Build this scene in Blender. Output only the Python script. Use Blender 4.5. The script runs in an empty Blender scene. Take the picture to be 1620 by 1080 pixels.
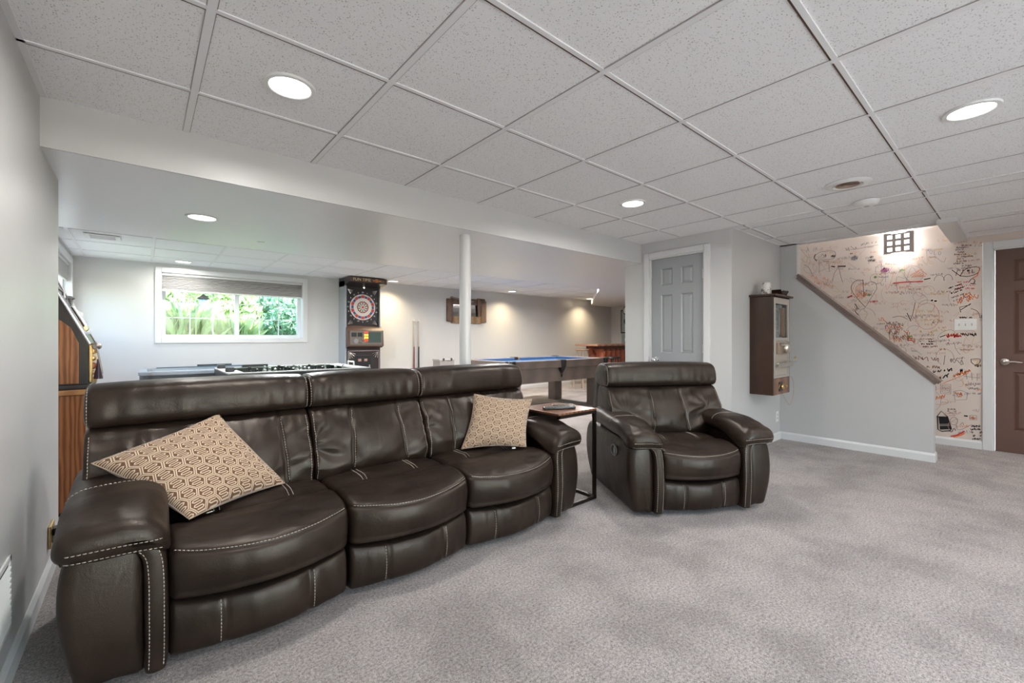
import bpy, bmesh, math, random
import numpy as np
from mathutils import Vector, Matrix, noise
from mathutils.bvhtree import BVHTree
random.seed(7); np.random.seed(7)
SC = bpy.context.scene
COL = SC.collection
PI = math.pi
# ------------------------------------------------------------------ camera
H = 1.13          # eye height
CE = 2.18         # main ceiling
CB = 2.115        # games-room ceiling
SOF = 1.965       # soffit underside
YAW = .704
FPX, CXP, CYP = 687., 810., 535.4
cam = bpy.data.cameras.new('camera'); camo = bpy.data.objects.new('camera', cam); COL.objects.link(camo)
cam.sensor_width = 36; cam.lens = 36*FPX/1620; cam.shift_y = -(540-CYP)/1620; cam.clip_start = .05
camo.location = (0, 0, H); camo.rotation_euler = (PI/2, 0, -YAW)
SC.camera = camo
# ------------------------------------------------------------------ world, light, exposure
W = bpy.data.worlds.new('world'); SC.world = W; W.use_nodes = True
wn = W.node_tree.nodes; wl = W.node_tree.links
bg = wn['Background']; sky = wn.new('ShaderNodeTexSky'); sky.sky_type = 'NISHITA'
sky.sun_elevation = math.radians(48); sky.sun_rotation = math.radians(150); sky.sun_disc = False
sky.sun_intensity = .4
wl.new(sky.outputs[0], bg.inputs[0]); bg.inputs[1].default_value = 1.6
sun = bpy.data.lights.new('sun', 'SUN'); sun.energy = 12.0; sun.angle = .01; sun.color = (1, .96, .88)
so = bpy.data.objects.new('sun', sun); COL.objects.link(so); so.rotation_euler = (math.radians(48), 0, math.radians(60)); so.location = (0, 0, 8)
SC.view_settings.view_transform = 'Standard'; SC.view_settings.look = 'None'
SC.view_settings.gamma = 1; SC.view_settings.use_curve_mapping = False
SC.view_settings.exposure = 0.62
SC.cycles.max_bounces = 10; SC.cycles.diffuse_bounces = 6; SC.cycles.glossy_bounces = 4
SC.cycles.transparent_max_bounces = 12
SC.cycles.sample_clamp_indirect = 6
SC.cycles.caustics_reflective = False; SC.cycles.caustics_refractive = False
LP = 10.5          # watts of one ceiling light
NEUT = (1, .97, .94); WARM = (1, .80, .50); COOL = (.93, .97, 1)
MAINL = [(.468, 1.984), (2.905, 1.968), (2.91, .155), (1.3, .155), (4.9, -1.0), (1.3, -1.7), (2.91, -1.7), (5.3, -1.7)]
BACKL = [(.392, 6.98, NEUT, .6), (3.267, 7.0, WARM, .65), (5.887, 6.93, WARM, .6), (8.42, 6.95, WARM, .65),
         (1.3, 5.2, COOL, 4.6), (4.3, 5.2, NEUT, 4.4), (6.25, 5.2, NEUT, 3.6)]  # this row is added: unseen lamps that lift the soffit and ceiling
SOFL = [(.31, 3.668)]
# added fill lamp standing in an invented glass door behind the viewer
dl = bpy.data.lights.new('door_daylight', 'AREA'); dl.shape = 'RECTANGLE'; dl.size = 2.1; dl.size_y = 1.95; dl.energy = 17; dl.color = (1, .985, .965)
dlo = bpy.data.objects.new('door_daylight', dl); COL.objects.link(dlo); dlo.location = (1.5, -3.14, 1.06); dlo.rotation_euler = (math.radians(128), 0, 0)
dl3 = bpy.data.lights.new('window_daylight', 'AREA'); dl3.shape = 'RECTANGLE'; dl3.size = 1.2; dl3.size_y = .85; dl3.energy = 4.5; dl3.color = (.98, .99, 1)  # added lamp outside the left window, tilted up to brighten the ceiling
dlo3 = bpy.data.objects.new('window_daylight', dl3); COL.objects.link(dlo3); dlo3.location = (-.86, 6.47, 1.56); dlo3.rotation_euler = (math.radians(140), 0, math.radians(-90))
tl = bpy.data.lights.new('landing_light', 'AREA'); tl.shape = 'DISK'; tl.size = .3; tl.energy = 11
tlo = bpy.data.objects.new('landing_light', tl); COL.objects.link(tlo); tlo.location = (5.85, 1.3, 4.36)

# ------------------------------------------------------------------ helpers
def ray(x, y):
    a = (x-CXP)/FPX; b = (CYP-y)/FPX; s, c = math.sin(YAW), math.cos(YAW)
    return s+a*c, c-a*s, b
def onX(x, y, X0):
    r = ray(x, y); t = X0/r[0]; return (r[1]*t, H+r[2]*t)
def smooth(o, ang=None):
    me = o.data
    me.polygons.foreach_set('use_smooth', [True]*len(me.polygons))
    if ang:
        try: me.set_sharp_from_angle(angle=math.radians(ang))
        except Exception: pass
class MB:
    def __init__(s): s.v = []; s.f = []
    def add(s, v, f):
        n = len(s.v); s.v += [tuple(p) for p in v]; s.f += [tuple(i+n for i in q) for q in f]; return s
    def box(s, a, b, M=None):
        x0, y0, z0 = a; x1, y1, z1 = b
        v = [(x0,y0,z0),(x1,y0,z0),(x1,y1,z0),(x0,y1,z0),(x0,y0,z1),(x1,y0,z1),(x1,y1,z1),(x0,y1,z1)]
        if M: v = [M @ Vector(p) for p in v]
        return s.add(v, [(0,3,2,1),(4,5,6,7),(0,1,5,4),(1,2,6,5),(2,3,7,6),(3,0,4,7)])
    def cbox(s, a, b, c=.005):
        """box with chamfered edges"""
        x0, y0, z0 = a; x1, y1, z1 = b
        c = min(c, (x1-x0)*.45, (y1-y0)*.45, (z1-z0)*.45)
        bm = bmesh.new(); bmesh.ops.create_cube(bm, size=1)
        for w in bm.verts: w.co = Vector(((x0+x1)/2+w.co.x*(x1-x0), (y0+y1)/2+w.co.y*(y1-y0), (z0+z1)/2+w.co.z*(z1-z0)))
        bmesh.ops.bevel(bm, geom=bm.edges[:], offset=c, segments=2, profile=.6, affect='EDGES')
        s.bm(bm); return s
    def bm(s, bm):
        bm.verts.index_update()
        s.add([w.co[:] for w in bm.verts], [[w.index for w in f.verts] for f in bm.faces]); bm.free(); return s
    def cyl(s, p0, p1, r0, r1=None, n=16, caps=True):
        r1 = r0 if r1 is None else r1
        p0 = Vector(p0); p1 = Vector(p1); d = (p1-p0).normalized()
        u = d.orthogonal().normalized(); w = d.cross(u)
        v = []
        for p, r in ((p0, r0), (p1, r1)):
            for i in range(n):
                a = 2*PI*i/n; v.append(p+(u*math.cos(a)+w*math.sin(a))*r)
        f = [(i, (i+1) % n, n+(i+1) % n, n+i) for i in range(n)]
        if caps: f += [tuple(range(n-1, -1, -1)), tuple(range(n, 2*n))]
        return s.add(v, f)
    def tube(s, pts, r, n=8, close=False):
        pts = [Vector(p) for p in pts]; m = len(pts); v = []; u = None
        for i, p in enumerate(pts):
            a = pts[i-1] if (i or close) else p; b = pts[(i+1) % m] if (i < m-1 or close) else p
            d = (b-a).normalized()
            u = (d.orthogonal() if u is None else (u-d*u.dot(d))).normalized(); w = d.cross(u)
            rr = r[i] if isinstance(r, (list, tuple)) else r
            for k in range(n):
                t = 2*PI*k/n; v.append(p+(u*math.cos(t)+w*math.sin(t))*rr)
        f = []
        for i in range(m if close else m-1):
            j = (i+1) % m
            for k in range(n): f.append((i*n+k, i*n+(k+1) % n, j*n+(k+1) % n, j*n+k))
        if not close: f += [tuple(range(n-1, -1, -1)), tuple((m-1)*n+k for k in range(n))]
        return s.add(v, f)
    def lathe(s, prof, c=(0, 0, 0), n=24, axis='z', M=None):
        v = []
        for r, z in prof:
            for k in range(n):
                a = 2*PI*k/n; x, y = r*math.cos(a), r*math.sin(a)
                p = {'z': (x, y, z), 'x': (z, x, y), 'y': (x, z, y)}[axis]
                p = Vector(p)
                if M: p = M @ p
                v.append(p+Vector(c))
        f = []
        for i in range(len(prof)-1):
            for k in range(n): f.append((i*n+k, i*n+(k+1) % n, (i+1)*n+(k+1) % n, (i+1)*n+k))
        f += [tuple(range(n-1, -1, -1)), tuple((len(prof)-1)*n+k for k in range(n))]
        return s.add(v, f)
    def prism(s, poly, a, b, axis='y'):
        """poly in the two other axes, extruded from a to b"""
        def P(p, t): return {'y': (p[0], t, p[1]), 'x': (t, p[0], p[1]), 'z': (p[0], p[1], t)}[axis]
        n = len(poly); v = [P(p, a) for p in poly]+[P(p, b) for p in poly]
        f = [(i, (i+1) % n, n+(i+1) % n, n+i) for i in range(n)]+[tuple(range(n-1, -1, -1)), tuple(range(n, 2*n))]
        return s.add(v, f)
    def build(s, name, mat, parent=None, sm=False, ang=40, fix=True):
        me = bpy.data.meshes.new(name); me.from_pydata(s.v, [], s.f)
        if fix:
            bm = bmesh.new(); bm.from_mesh(me); bmesh.ops.recalc_face_normals(bm, faces=bm.faces); bm.to_mesh(me); bm.free()
        me.materials.append(mat)
        o = bpy.data.objects.new(name, me); COL.objects.link(o)
        if parent: o.parent = parent
        if sm: smooth(o, ang)
        return o
def tag(o, label=None, cat=None, group=None, kind=None):
    if label: o['label'] = label
    if cat: o['category'] = cat
    if group: o['group'] = group
    if kind: o['kind'] = kind
    return o
def thing(name, label, cat, loc=(0, 0, 0), rz=0, group=None):
    o = bpy.data.objects.new(name, None); COL.objects.link(o); o.location = loc; o.rotation_euler = (0, 0, rz)
    o.empty_display_size = .05
    return tag(o, label, cat, group)
def struct(name, mb, mat, label=None, cat='wall', **k):
    o = mb.build(name, mat, **k); return tag(o, label, cat, None, 'structure')
def copy_tree(o, parent=None):
    c = o.copy(); COL.objects.link(c)
    if parent: c.parent = parent
    for ch in o.children: copy_tree(ch, c)
    return c

# ------------------------------------------------------------------ materials
def mat(name, col, rough=.5, metal=0, spec=.5, emis=None, es=1, coat=0):
    m = bpy.data.materials.new(name); m.use_nodes = True
    b = m.node_tree.nodes['Principled BSDF']
    b.inputs['Base Color'].default_value = (*col, 1); b.inputs['Roughness'].default_value = rough
    b.inputs['Metallic'].default_value = metal; b.inputs['Specular IOR Level'].default_value = spec
    b.inputs['Coat Weight'].default_value = coat
    if emis: b.inputs['Emission Color'].default_value = (*emis, 1); b.inputs['Emission Strength'].default_value = es
    return m
def nd(m, t, **k):
    n = m.node_tree.nodes.new(t)
    for a, v in k.items():
        if hasattr(n, a): setattr(n, a, v)
        else: n.inputs[a.replace('_', ' ')].default_value = v
    return n
def lk(m, a, b): m.node_tree.links.new(a, b)
def B(m): return m.node_tree.nodes['Principled BSDF']
def obco(m, scale=(1, 1, 1)):
    t = nd(m, 'ShaderNodeTexCoord'); mp = nd(m, 'ShaderNodeMapping'); mp.inputs['Scale'].default_value = scale
    lk(m, t.outputs['Object'], mp.inputs[0]); return mp.outputs[0]
def geoco(m, scale=(1, 1, 1)):
    t = nd(m, 'ShaderNodeNewGeometry'); mp = nd(m, 'ShaderNodeMapping'); mp.inputs['Scale'].default_value = scale
    lk(m, t.outputs['Position'], mp.inputs[0]); return mp.outputs[0]
def ramp(m, src, stops):
    r = nd(m, 'ShaderNodeValToRGB'); e = r.color_ramp.elements
    while len(e) < len(stops): e.new(.5)
    for i, (p, c) in enumerate(stops):
        e[i].position = p; e[i].color = (*c, 1) if len(c) == 3 else c
    lk(m, src, r.inputs[0]); return r.outputs[0]
def bump(m, src, st=.3, dist=.01, prev=None):
    b = nd(m, 'ShaderNodeBump'); b.inputs['Strength'].default_value = st; b.inputs['Distance'].default_value = dist
    lk(m, src, b.inputs['Height'])
    if prev: lk(m, prev, b.inputs['Normal'])
    return b.outputs[0]
def noi(m, co, scale, det=2, rough=.5):
    n = nd(m, 'ShaderNodeTexNoise'); n.inputs['Scale'].default_value = scale; n.inputs['Detail'].default_value = det
    n.inputs['Roughness'].default_value = rough; lk(m, co, n.inputs['Vector']); return n.outputs['Fac']
def painted(name, col, rough, bs=.06):
    m = mat(name, col, rough); co = geoco(m)
    lk(m, bump(m, noi(m, co, 120, 3), bs, .004), B(m).inputs['Normal'])
    r = nd(m, 'ShaderNodeMapRange'); r.inputs['To Min'].default_value = rough-.06; r.inputs['To Max'].default_value = rough+.08
    lk(m, noi(m, co, 2.2, 3), r.inputs[0]); lk(m, r.outputs[0], B(m).inputs['Roughness']); return m
M = {}
M['wall'] = painted('wall_paint', (.565, .56, .553), .36)
M['wallgrey'] = painted('wall_paint_grey', (.505, .50, .495), .40)
M['ceilpaint'] = painted('ceiling_paint', (.84, .835, .825), .30)
M['trim'] = mat('trim_white', (.66, .66, .66), .3)
M['grey_door'] = painted('grey_door_paint', (.31, .32, .333), .38, .03)
M['brown_door'] = painted('brown_door_paint', (.125, .066, .050), .42, .03)
M['white'] = mat('white_plastic', (.78, .78, .76), .35)
M['black'] = mat('black_plastic', (.012, .012, .013), .35)
M['chrome'] = mat('chrome', (.75, .75, .76), .18, 1)
M['nickel'] = mat('nickel', (.62, .58, .53), .28, 1)
M['brass'] = mat('brass', (.66, .46, .22), .3, 1)
M['bronze'] = mat('dark_bronze', (.03, .022, .018), .4, .7)
M['grid'] = mat('grid_metal', (.80, .80, .80), .45)
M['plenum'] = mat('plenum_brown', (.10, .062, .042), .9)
M['reveal'] = mat('reveal_grey', (.38, .355, .335), .8)  # painted shade along the runner edges
# carpet
m = M['carpet'] = mat('carpet', (.5, .45, .42), .95, spec=.1)
co = geoco(m)
fine = noi(m, co, 260, 3, .8); mid = noi(m, co, 95, 3, .6); big = noi(m, co, 2.6, 5, .62)
a = nd(m, 'ShaderNodeMath', operation='MULTIPLY_ADD'); lk(m, fine, a.inputs[0]); a.inputs[1].default_value = .62
b_ = nd(m, 'ShaderNodeMath', operation='MULTIPLY'); lk(m, mid, b_.inputs[0]); b_.inputs[1].default_value = .38; lk(m, b_.outputs[0], a.inputs[2])
c1 = ramp(m, a.outputs[0], [(.38, (.10, .078, .068)), (.50, (.41, .365, .34)), (.60, (.66, .60, .57))])
c2 = ramp(m, big, [(.38, (.70, .69, .69)), (.52, (.90, .90, .90)), (.62, (1.0, 1.0, 1.0))])
mx = nd(m, 'ShaderNodeMix', data_type='RGBA', blend_type='MULTIPLY'); mx.inputs[0].default_value = 1
lk(m, c1, mx.inputs[6]); lk(m, c2, mx.inputs[7]); lk(m, mx.outputs[2], B(m).inputs['Base Color'])
lk(m, bump(m, a.outputs[0], .9, .012), B(m).inputs['Normal'])
B(m).inputs['Sheen Weight'].default_value = .25
# ceiling tile
def tilemat(name, col, dark):
    m = mat(name, col, .9, spec=.2); co = geoco(m)
    n = nd(m, 'ShaderNodeTexNoise'); n.inputs['Scale'].default_value = 60; lk(m, co, n.inputs['Vector'])
    ad = nd(m, 'ShaderNodeVectorMath', operation='MULTIPLY_ADD'); lk(m, n.outputs['Color'], ad.inputs[0])
    ad.inputs[1].default_value = (.014, .014, .014); lk(m, co, ad.inputs[2])
    v = nd(m, 'ShaderNodeTexVoronoi'); v.inputs['Scale'].default_value = 135; lk(m, ad.outputs[0], v.inputs['Vector'])
    sp = nd(m, 'ShaderNodeSeparateColor'); lk(m, v.outputs['Color'], sp.inputs[0])
    th = nd(m, 'ShaderNodeMath', operation='MULTIPLY'); lk(m, sp.outputs[0], th.inputs[0]); th.inputs[1].default_value = .31
    s = nd(m, 'ShaderNodeMath', operation='SUBTRACT'); lk(m, v.outputs['Distance'], s.inputs[0]); lk(m, th.outputs[0], s.inputs[1])
    f = ramp(m, s.outputs[0], [(0, dark), (.07, col)])
    lk(m, f, B(m).inputs['Base Color'])
    lk(m, bump(m, s.outputs[0], .25, .004), B(m).inputs['Normal']); return m
M['tile'] = tilemat('ceiling_tile_fissured', (.86, .86, .86), (.48, .47, .46))
M['tileback'] = tilemat('ceiling_tile_plain', (.88, .89, .90), (.76, .77, .78))
# leather
def leather(name, c0, c1, rough=.40):
    m = mat(name, c0, rough, spec=.5); co = obco(m)
    n = noi(m, co, 5, 4, .6); lk(m, ramp(m, n, [(.35, c0), (.65, c1)]), B(m).inputs['Base Color'])
    v = nd(m, 'ShaderNodeTexVoronoi', feature='DISTANCE_TO_EDGE'); v.inputs['Scale'].default_value = 210; lk(m, co, v.inputs['Vector'])
    b1 = bump(m, v.outputs['Distance'], .22, .002)
    cr = nd(m, 'ShaderNodeTexNoise', noise_dimensions='3D'); cr.inputs['Scale'].default_value = 16; cr.inputs['Detail'].default_value = 5; cr.inputs['Distortion'].default_value = .8
    lk(m, co, cr.inputs['Vector'])
    b2 = bump(m, cr.outputs['Fac'], .22, .010, b1); lk(m, b2, B(m).inputs['Normal'])
    r = nd(m, 'ShaderNodeMapRange'); r.inputs['To Min'].default_value = rough-.10; r.inputs['To Max'].default_value = rough+.12
    lk(m, noi(m, co, 9, 4), r.inputs[0]); lk(m, r.outputs[0], B(m).inputs['Roughness']); return m
M['leather'] = leather('leather_espresso', (.011, .0068, .0050), (.022, .0138, .0102), .38)
B(M['leather']).inputs['Specular IOR Level'].default_value = .37; B(M['leather']).inputs['Specular Tint'].default_value = (1, .90, .80, 1)
M['leather_back'] = mat('leather_back_grey', (.30, .30, .30), .6)
M['thread'] = mat('stitch_thread', (.42, .37, .31), .7)
# woods
def wood(name, ca, cb, scale=(1, 1, 1), rough=.4, ws=6, dist=6):
    m = mat(name, ca, rough); co = obco(m, scale)
    w = nd(m, 'ShaderNodeTexWave', wave_type='BANDS', bands_direction='X'); w.inputs['Scale'].default_value = ws
    w.inputs['Distortion'].default_value = dist; w.inputs['Detail'].default_value = 4; w.inputs['Detail Scale'].default_value = 1.6
    lk(m, co, w.inputs['Vector'])
    n = noi(m, co, 40, 4, .7)
    a = nd(m, 'ShaderNodeMath', operation='MULTIPLY_ADD'); lk(m, n, a.inputs[0]); a.inputs[1].default_value = .5
    b = nd(m, 'ShaderNodeMath', operation='MULTIPLY'); lk(m, w.outputs['Fac'], b.inputs[0]); b.inputs[1].default_value = .6; lk(m, b.outputs[0], a.inputs[2])
    lk(m, ramp(m, a.outputs[0], [(.25, ca), (.8, cb)]), B(m).inputs['Base Color'])
    lk(m, bump(m, a.outputs[0], .1, .003), B(m).inputs['Normal']); return m
M['oak'] = wood('oak_orange', (.17, .055, .017), (.37, .145, .048), (1, 1, .10), .35, 13, 6)
M['walnut'] = wood('walnut_top', (.09, .035, .016), (.25, .11, .05), (1, .3, 1), .3, 8, 4)
M['taupe'] = wood('taupe_cabinet', (.17, .130, .108), (.215, .168, .142), (.2, 1, 1), .30, 5, 2)
M['mahog'] = wood('mahogany', (.17, .035, .018), (.36, .10, .045), (.3, 1, 1), .35, 6, 3)
M['darkwood'] = wood('dark_brown_wood', (.024, .010, .006), (.046, .020, .011), (1, 1, .2), .38, 6, 3)
M['frame'] = wood('frame_wood', (.05, .025, .014), (.13, .065, .035), (.3, 1, 1), .35, 6, 3)
M['cap'] = wood('taupe_cap', (.14, .10, .085), (.22, .165, .14), (1, .2, 1), .4, 5, 2)
M['cloth_blue'] = mat('pool_cloth_blue', (.022, .08, .20), .9)
M['railtop'] = mat('rail_top', (.30, .27, .25), .3)
M['emit'] = mat('lamp_diffuser', (.9, .9, .9), .5, emis=(1, .985, .96), es=4)
M['emitw'] = mat('lamp_diffuser_warm', (.9, .85, .7), .5, emis=(1, .90, .70), es=4)
M['sage'] = mat('window_vinyl', (.72, .73, .74), .35)
m = M['shade'] = mat('cellular_shade', (.42, .41, .40), .85); co = geoco(m)
w = nd(m, 'ShaderNodeTexWave', bands_direction='Z'); w.inputs['Scale'].default_value = 16; lk(m, co, w.inputs['Vector'])
lk(m, bump(m, w.outputs['Fac'], .3, .01), B(m).inputs['Normal'])
m = M['glass'] = bpy.data.materials.new('window_glass'); m.use_nodes = True
m.node_tree.nodes.remove(B(m)); t = nd(m, 'ShaderNodeBsdfTransparent'); g = nd(m, 'ShaderNodeBsdfGlossy'); g.inputs['Roughness'].default_value = .02
fr = nd(m, 'ShaderNodeFresnel'); mxs = nd(m, 'ShaderNodeMixShader'); t.inputs[0].default_value = (.93, .96, .95, 1)
fm_ = nd(m, 'ShaderNodeMath', operation='MULTIPLY'); fm_.inputs[1].default_value = .25; lk(m, fr.outputs[0], fm_.inputs[0]); lk(m, fm_.outputs[0], mxs.inputs[0]); lk(m, t.outputs[0], mxs.inputs[1]); lk(m, g.outputs[0], mxs.inputs[2])
lk(m, mxs.outputs[0], m.node_tree.nodes['Material Output'].inputs[0])
M['mirror'] = mat('mirror_glass', (.8, .81, .82), .05, 1)

# ================================================================== STRUCTURE
XL, XLB, XR, XRB = -.342, -.64, 6.52, 9.75
YB, YF = 7.3, -3.2
YBM0, YBM1 = 2.772, 4.66           # soffit depth
XC, YC0, YC1 = 4.24, 1.785, 2.975  # closet
XS = 5.5                           # stair wall
T = .12
# floor
struct('floor', MB().box((XLB-.2, YF-.2, -.1), (XRB+.2, YB+.2, 0)), M['carpet'], 'light greige cut-pile carpet over the whole basement floor', 'carpet')
struct('wall_left', MB().box((XL-T, YF, 0), (XL, 3.3, CE+.1)), M['wallgrey'], 'glossy pale grey wall at the left edge beside the sofa')
# games room left wall with window opening
LW0, LW1, LZ0, LZ1 = 5.85, 7.10, 1.13, 2.0
mb = MB().box((XLB-T, 3.3-T, 0), (XLB, LW0, CE+.1)).box((XLB-T, LW1, 0), (XLB, YB+T, CE+.1)).box((XLB-T, LW0, 0), (XLB, LW1, LZ0)).box((XLB-T, LW0, LZ1), (XLB, LW1, CE+.1))
mb.box((XLB, 3.3-T, 0), (XL-T-.0005, 3.3-.0005, CE+.1))
struct('wall_left_back', mb, M['wall'], 'pale wall of the games room behind the wooden slot cabinet')
# back wall with window opening
WX0, WX1, WZ0, WZ1 = .18, 1.905, 1.135, 2.0
WT = .24
mb = MB().box((XLB, YB, 0), (WX0, YB+WT, CE+.1)).box((WX1, YB, 0), (XRB, YB+WT, CE+.1)).box((WX0, YB, 0), (WX1, YB+WT, WZ0)).box((WX0, YB, WZ1), (WX1, YB+WT, CE+.1))
struct('wall_back', mb, M['wall'], 'long pale far wall holding the wide window and the pool cues')
struct('wall_right_back', MB().box((XRB, YC1-.2, 0), (XRB+T, YB+T, CE+.1)), M['wall'], 'far right end wall of the games room behind the bar')
struct('wall_front', MB().box((XL-T, YF-T, 0), (.4, YF, CE+.1)).box((2.6, YF-T, 0), (XR+T, YF, CE+.1)).box((.4, YF-T, 2.05), (2.6, YF, CE+.1)), M['wall'], 'wall behind the viewer')
gd = tag(MB().box((.45, YF-.07, .05), (2.55, YF-.06, 2.0)).build('door_3', M['glass']), 'wide sliding glass door behind the viewer', 'door', None, 'structure')  # unseen door, added so that daylight fills the lounge
for a_, b_ in ((.4, .47), (1.47, 1.53), (2.53, 2.6)): MB().box((a_, YF-.10, 0), (b_, YF-.03, 2.05)).build('door_frame', M['trim'], gd)
for a_, b_ in ((0, .05), (2.0, 2.05)): MB().box((.47, YF-.10, a_), (2.53, YF-.03, b_)).build('door_frame', M['trim'], gd)
struct('patio', MB().box((-3, -12, -.14), (10, YF-T, -.04)), mat('patio_concrete', (.55, .54, .52), .9), 'pale concrete patio outside the glass door', 'patio')  # added to bounce daylight up to the lounge ceiling
# closet block: front face with door opening
DY0, DY1, DZ = 2.05, 2.655, 2.0
mb = MB().box((XC, YC0+.001, 0), (XC+T, DY0, CE+.1)).box((XC, DY1, 0), (XC+T, YC1, CE+.1)).box((XC, DY0, DZ), (XC+T, DY1, CE+.1))
struct('wall_closet_front', mb, M['wall'], 'white wall around the grey six-panel door')
struct('wall_closet_side', MB().box((XC+.001, YC0, 0), (XS-.0005, YC0+.1, CE+.1)), M['wallgrey'], 'satin grey wall carrying the antique brown wall cabinet')
struct('wall_closet_back', MB().box((XC+T, YC1-.1, 0), (XRB, YC1, CE+.1)), M['wall'], 'rear wall of the closet block facing the pool table')
# stair half wall
SY0, SY1 = .53, 1.62     # bottom end and post of the opening
SZ0, SZ1 = .745, 1.815
poly = [(SY0, 0), (YC0, 0), (YC0, CE), (SY1, CE), (SY1, SZ1), (SY0, SZ0)]
struct('wall_stair', MB().prism(poly, XS, XS+T, 'x'), M['wallgrey'], 'grey half wall with a sloping top edge along the stairs')
struct('wall_stair_upper', MB().box((XS, .37, CE+.0), (XS+T, YC1, 4.4)).box((XS+T, .25, CE+.02), (XR, .37, 4.4)).box((XS, YC1-.1, CE), (XR+T, YC1, 4.4)).box((XS, YC0, 0), (XS+T, YC1-.1, CE)), M['wall'], 'upper walls of the stairwell above the ceiling')
struct('wall_right', MB().box((XR, YF, 0), (XR+T, -1.02, 2.6)).box((XR, -1.02, 2.035), (XR+T, .2, 2.6)).box((XR, .2, 0), (XR+T, YC1-.1, 4.4)), mat('graffiti_wall_paint', (.66, .565, .50), .6), 'beige stairwell wall covered in marker doodles and scribbled writing')
WALLR = bpy.data.objects['wall_right']
struct('trim_0', MB().cbox((5.36, .37, 2.145), (XR, .50, 2.4), .003), M['trim'], 'white boxed header at the edge of the stairwell opening', 'header')
mbt = MB().box((XS, .5, CE-.012), (XS+.02, YC0, CE+.30))
struct('trim_1', mbt, M['trim'], 'white edge strip of the ceiling above the stair half wall', 'trim')
struct('ceiling_stairwell', MB().box((XS, .2, 4.4), (XR+T, YC1, 4.5)), M['wall'], 'ceiling high over the stairs', 'ceiling')
# soffit
struct('trim_2', MB().box((XL-.6, YBM0, SOF), (XC, YBM1, CE+.1)).box((XC, YC1, SOF), (XRB, YBM1, CE+.1)), M['ceilpaint'], 'wide flat white soffit beam between lounge and games room', 'beam')  # lighter than the front: stronger light from below put into the colour
struct('trim_5', MB().box((XL-.0, YBM0-.012, SOF-.0005), (XC, YBM0, CE+.02)), M['wall'], 'pale painted front face of the soffit beam', 'beam')  # thin board: weaker light on the beam's front put into a darker colour
# diagonal bulkhead at the far right of the games room
mb = MB().prism([(5.9, YBM1-.02), (XRB, YBM1-.02), (XRB, YB), (8.9, YB)], SOF+.03, CB+.02, 'z')
struct('trim_3', mb, M['ceilpaint'], 'white bulkhead with a slanted edge at far end of the games room', 'bulkhead')

# ceilings
def ceiling(name, rects, xs, ys, z, tmat, label, dark=True):
    """rects: areas; xs, ys grid lines"""
    mb = MB()
    for (x0, y0, x1, y1) in rects: mb.box((x0, y0, z+.055), (x1, y1, z+.10))
    root = struct(name, mb, M['plenum'], label, 'ceiling')
    cache = {}
    wy, wx = .013, .0095
    for (x0, y0, x1, y1) in rects:
        gx = [x0]+[x for x in xs if x0+.03 < x < x1-.03]+[x1]
        gy = [y0]+[y for y in ys if y0+.03 < y < y1-.03]+[y1]
        for i in range(len(gx)-1):
            for j in range(len(gy)-1):
                a = gx[i]; b = gx[i+1]; c = gy[j]; d = gy[j+1]
                w = round(b-a, 3); h = round(d-c, 3); gap = wx+.006 if dark and j > 0 else .004
                k = (w, h, gap)
                if k not in cache:
                    t = MB().cbox((.004, gap, .004), (w-.004, h-.003, .02), .0015).build('ceiling_tile', tmat, root)
                    cache[k] = t
                else:
                    t = cache[k].copy(); COL.objects.link(t)
                t.location = (a, c, z+random.uniform(0, .0015))
        def lines(v, horiz):
            if horiz: return MB().cbox((x0, v-wx, z), (x1, v+wx, z+.006), .001).cbox((x0, v-.004, z+.004), (x1, v+.004, z+.04), .001)
            return MB().cbox((v-wy, y0, z-.0005), (v+wy, y1, z+.006), .001).cbox((v-.004, y0, z+.004), (v+.004, y1, z+.04), .001)
        for v in gy[1:-1]:
            lines(v, True).build('ceiling_runner', M['grid'], root)
            if dark: MB().box((x0+.02, v+wx, z+.0012), (x1-.02, v+wx+.0062, z+.0035)).build('reveal_strip', M['plenum'], root)  # brown strip paints the shade of the gap beside the runner
        for v in gx[1:-1]:
            lines(v, False).build('ceiling_runner', M['grid'], root)
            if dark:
                for q in (-1, 1): MB().box((v+q*(wy+.0014)-.0014, y0+.02, z+.0012), (v+q*(wy+.0014)+.0014, y1-.02, z+.0035)).build('reveal_strip', M['reveal'], root)  # thin grey strips paint the shade along both runner edges
        a = .022
        MB().box((x0, y0, z), (x0+a, y1, z+.006)).box((x1-a, y0, z), (x1, y1, z+.006)).build('wall_angle', M['grid'], root)
        MB().box((x0+a, y0, z), (x1-a, y0+.004, z+.006)).box((x0+a, y1-.004, z), (x1-a, y1, z+.006)).build('wall_angle', M['grid'], root)
    return root
XG = [.1664+.6096*k for k in range(-1, 12)]
YG = [1.6788+.6096*k for k in range(-5, 3)]
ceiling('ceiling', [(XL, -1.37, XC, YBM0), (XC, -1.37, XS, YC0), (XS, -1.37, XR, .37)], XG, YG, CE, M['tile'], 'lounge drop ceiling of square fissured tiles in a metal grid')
struct('ceiling_rear', MB().box((XL, YF, CE), (XR, -1.37, CE+.1)), M['tile'], 'lounge ceiling behind the viewer', 'ceiling')
ceiling('ceiling_back', [(XLB, YBM1, XRB, YB)], [.081+.6096*k for k in range(-1, 17)], [5.54+.6096*k for k in range(-1, 3)], CB, M['tileback'], 'bright white drop ceiling over the games room', dark=False)
struct('ceiling_void', MB().box((XLB-.1, 3.2, CB+.11), (XRB, YBM1, CB+.2)), M['wall'], 'ceiling void above the soffit', 'ceiling')

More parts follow.
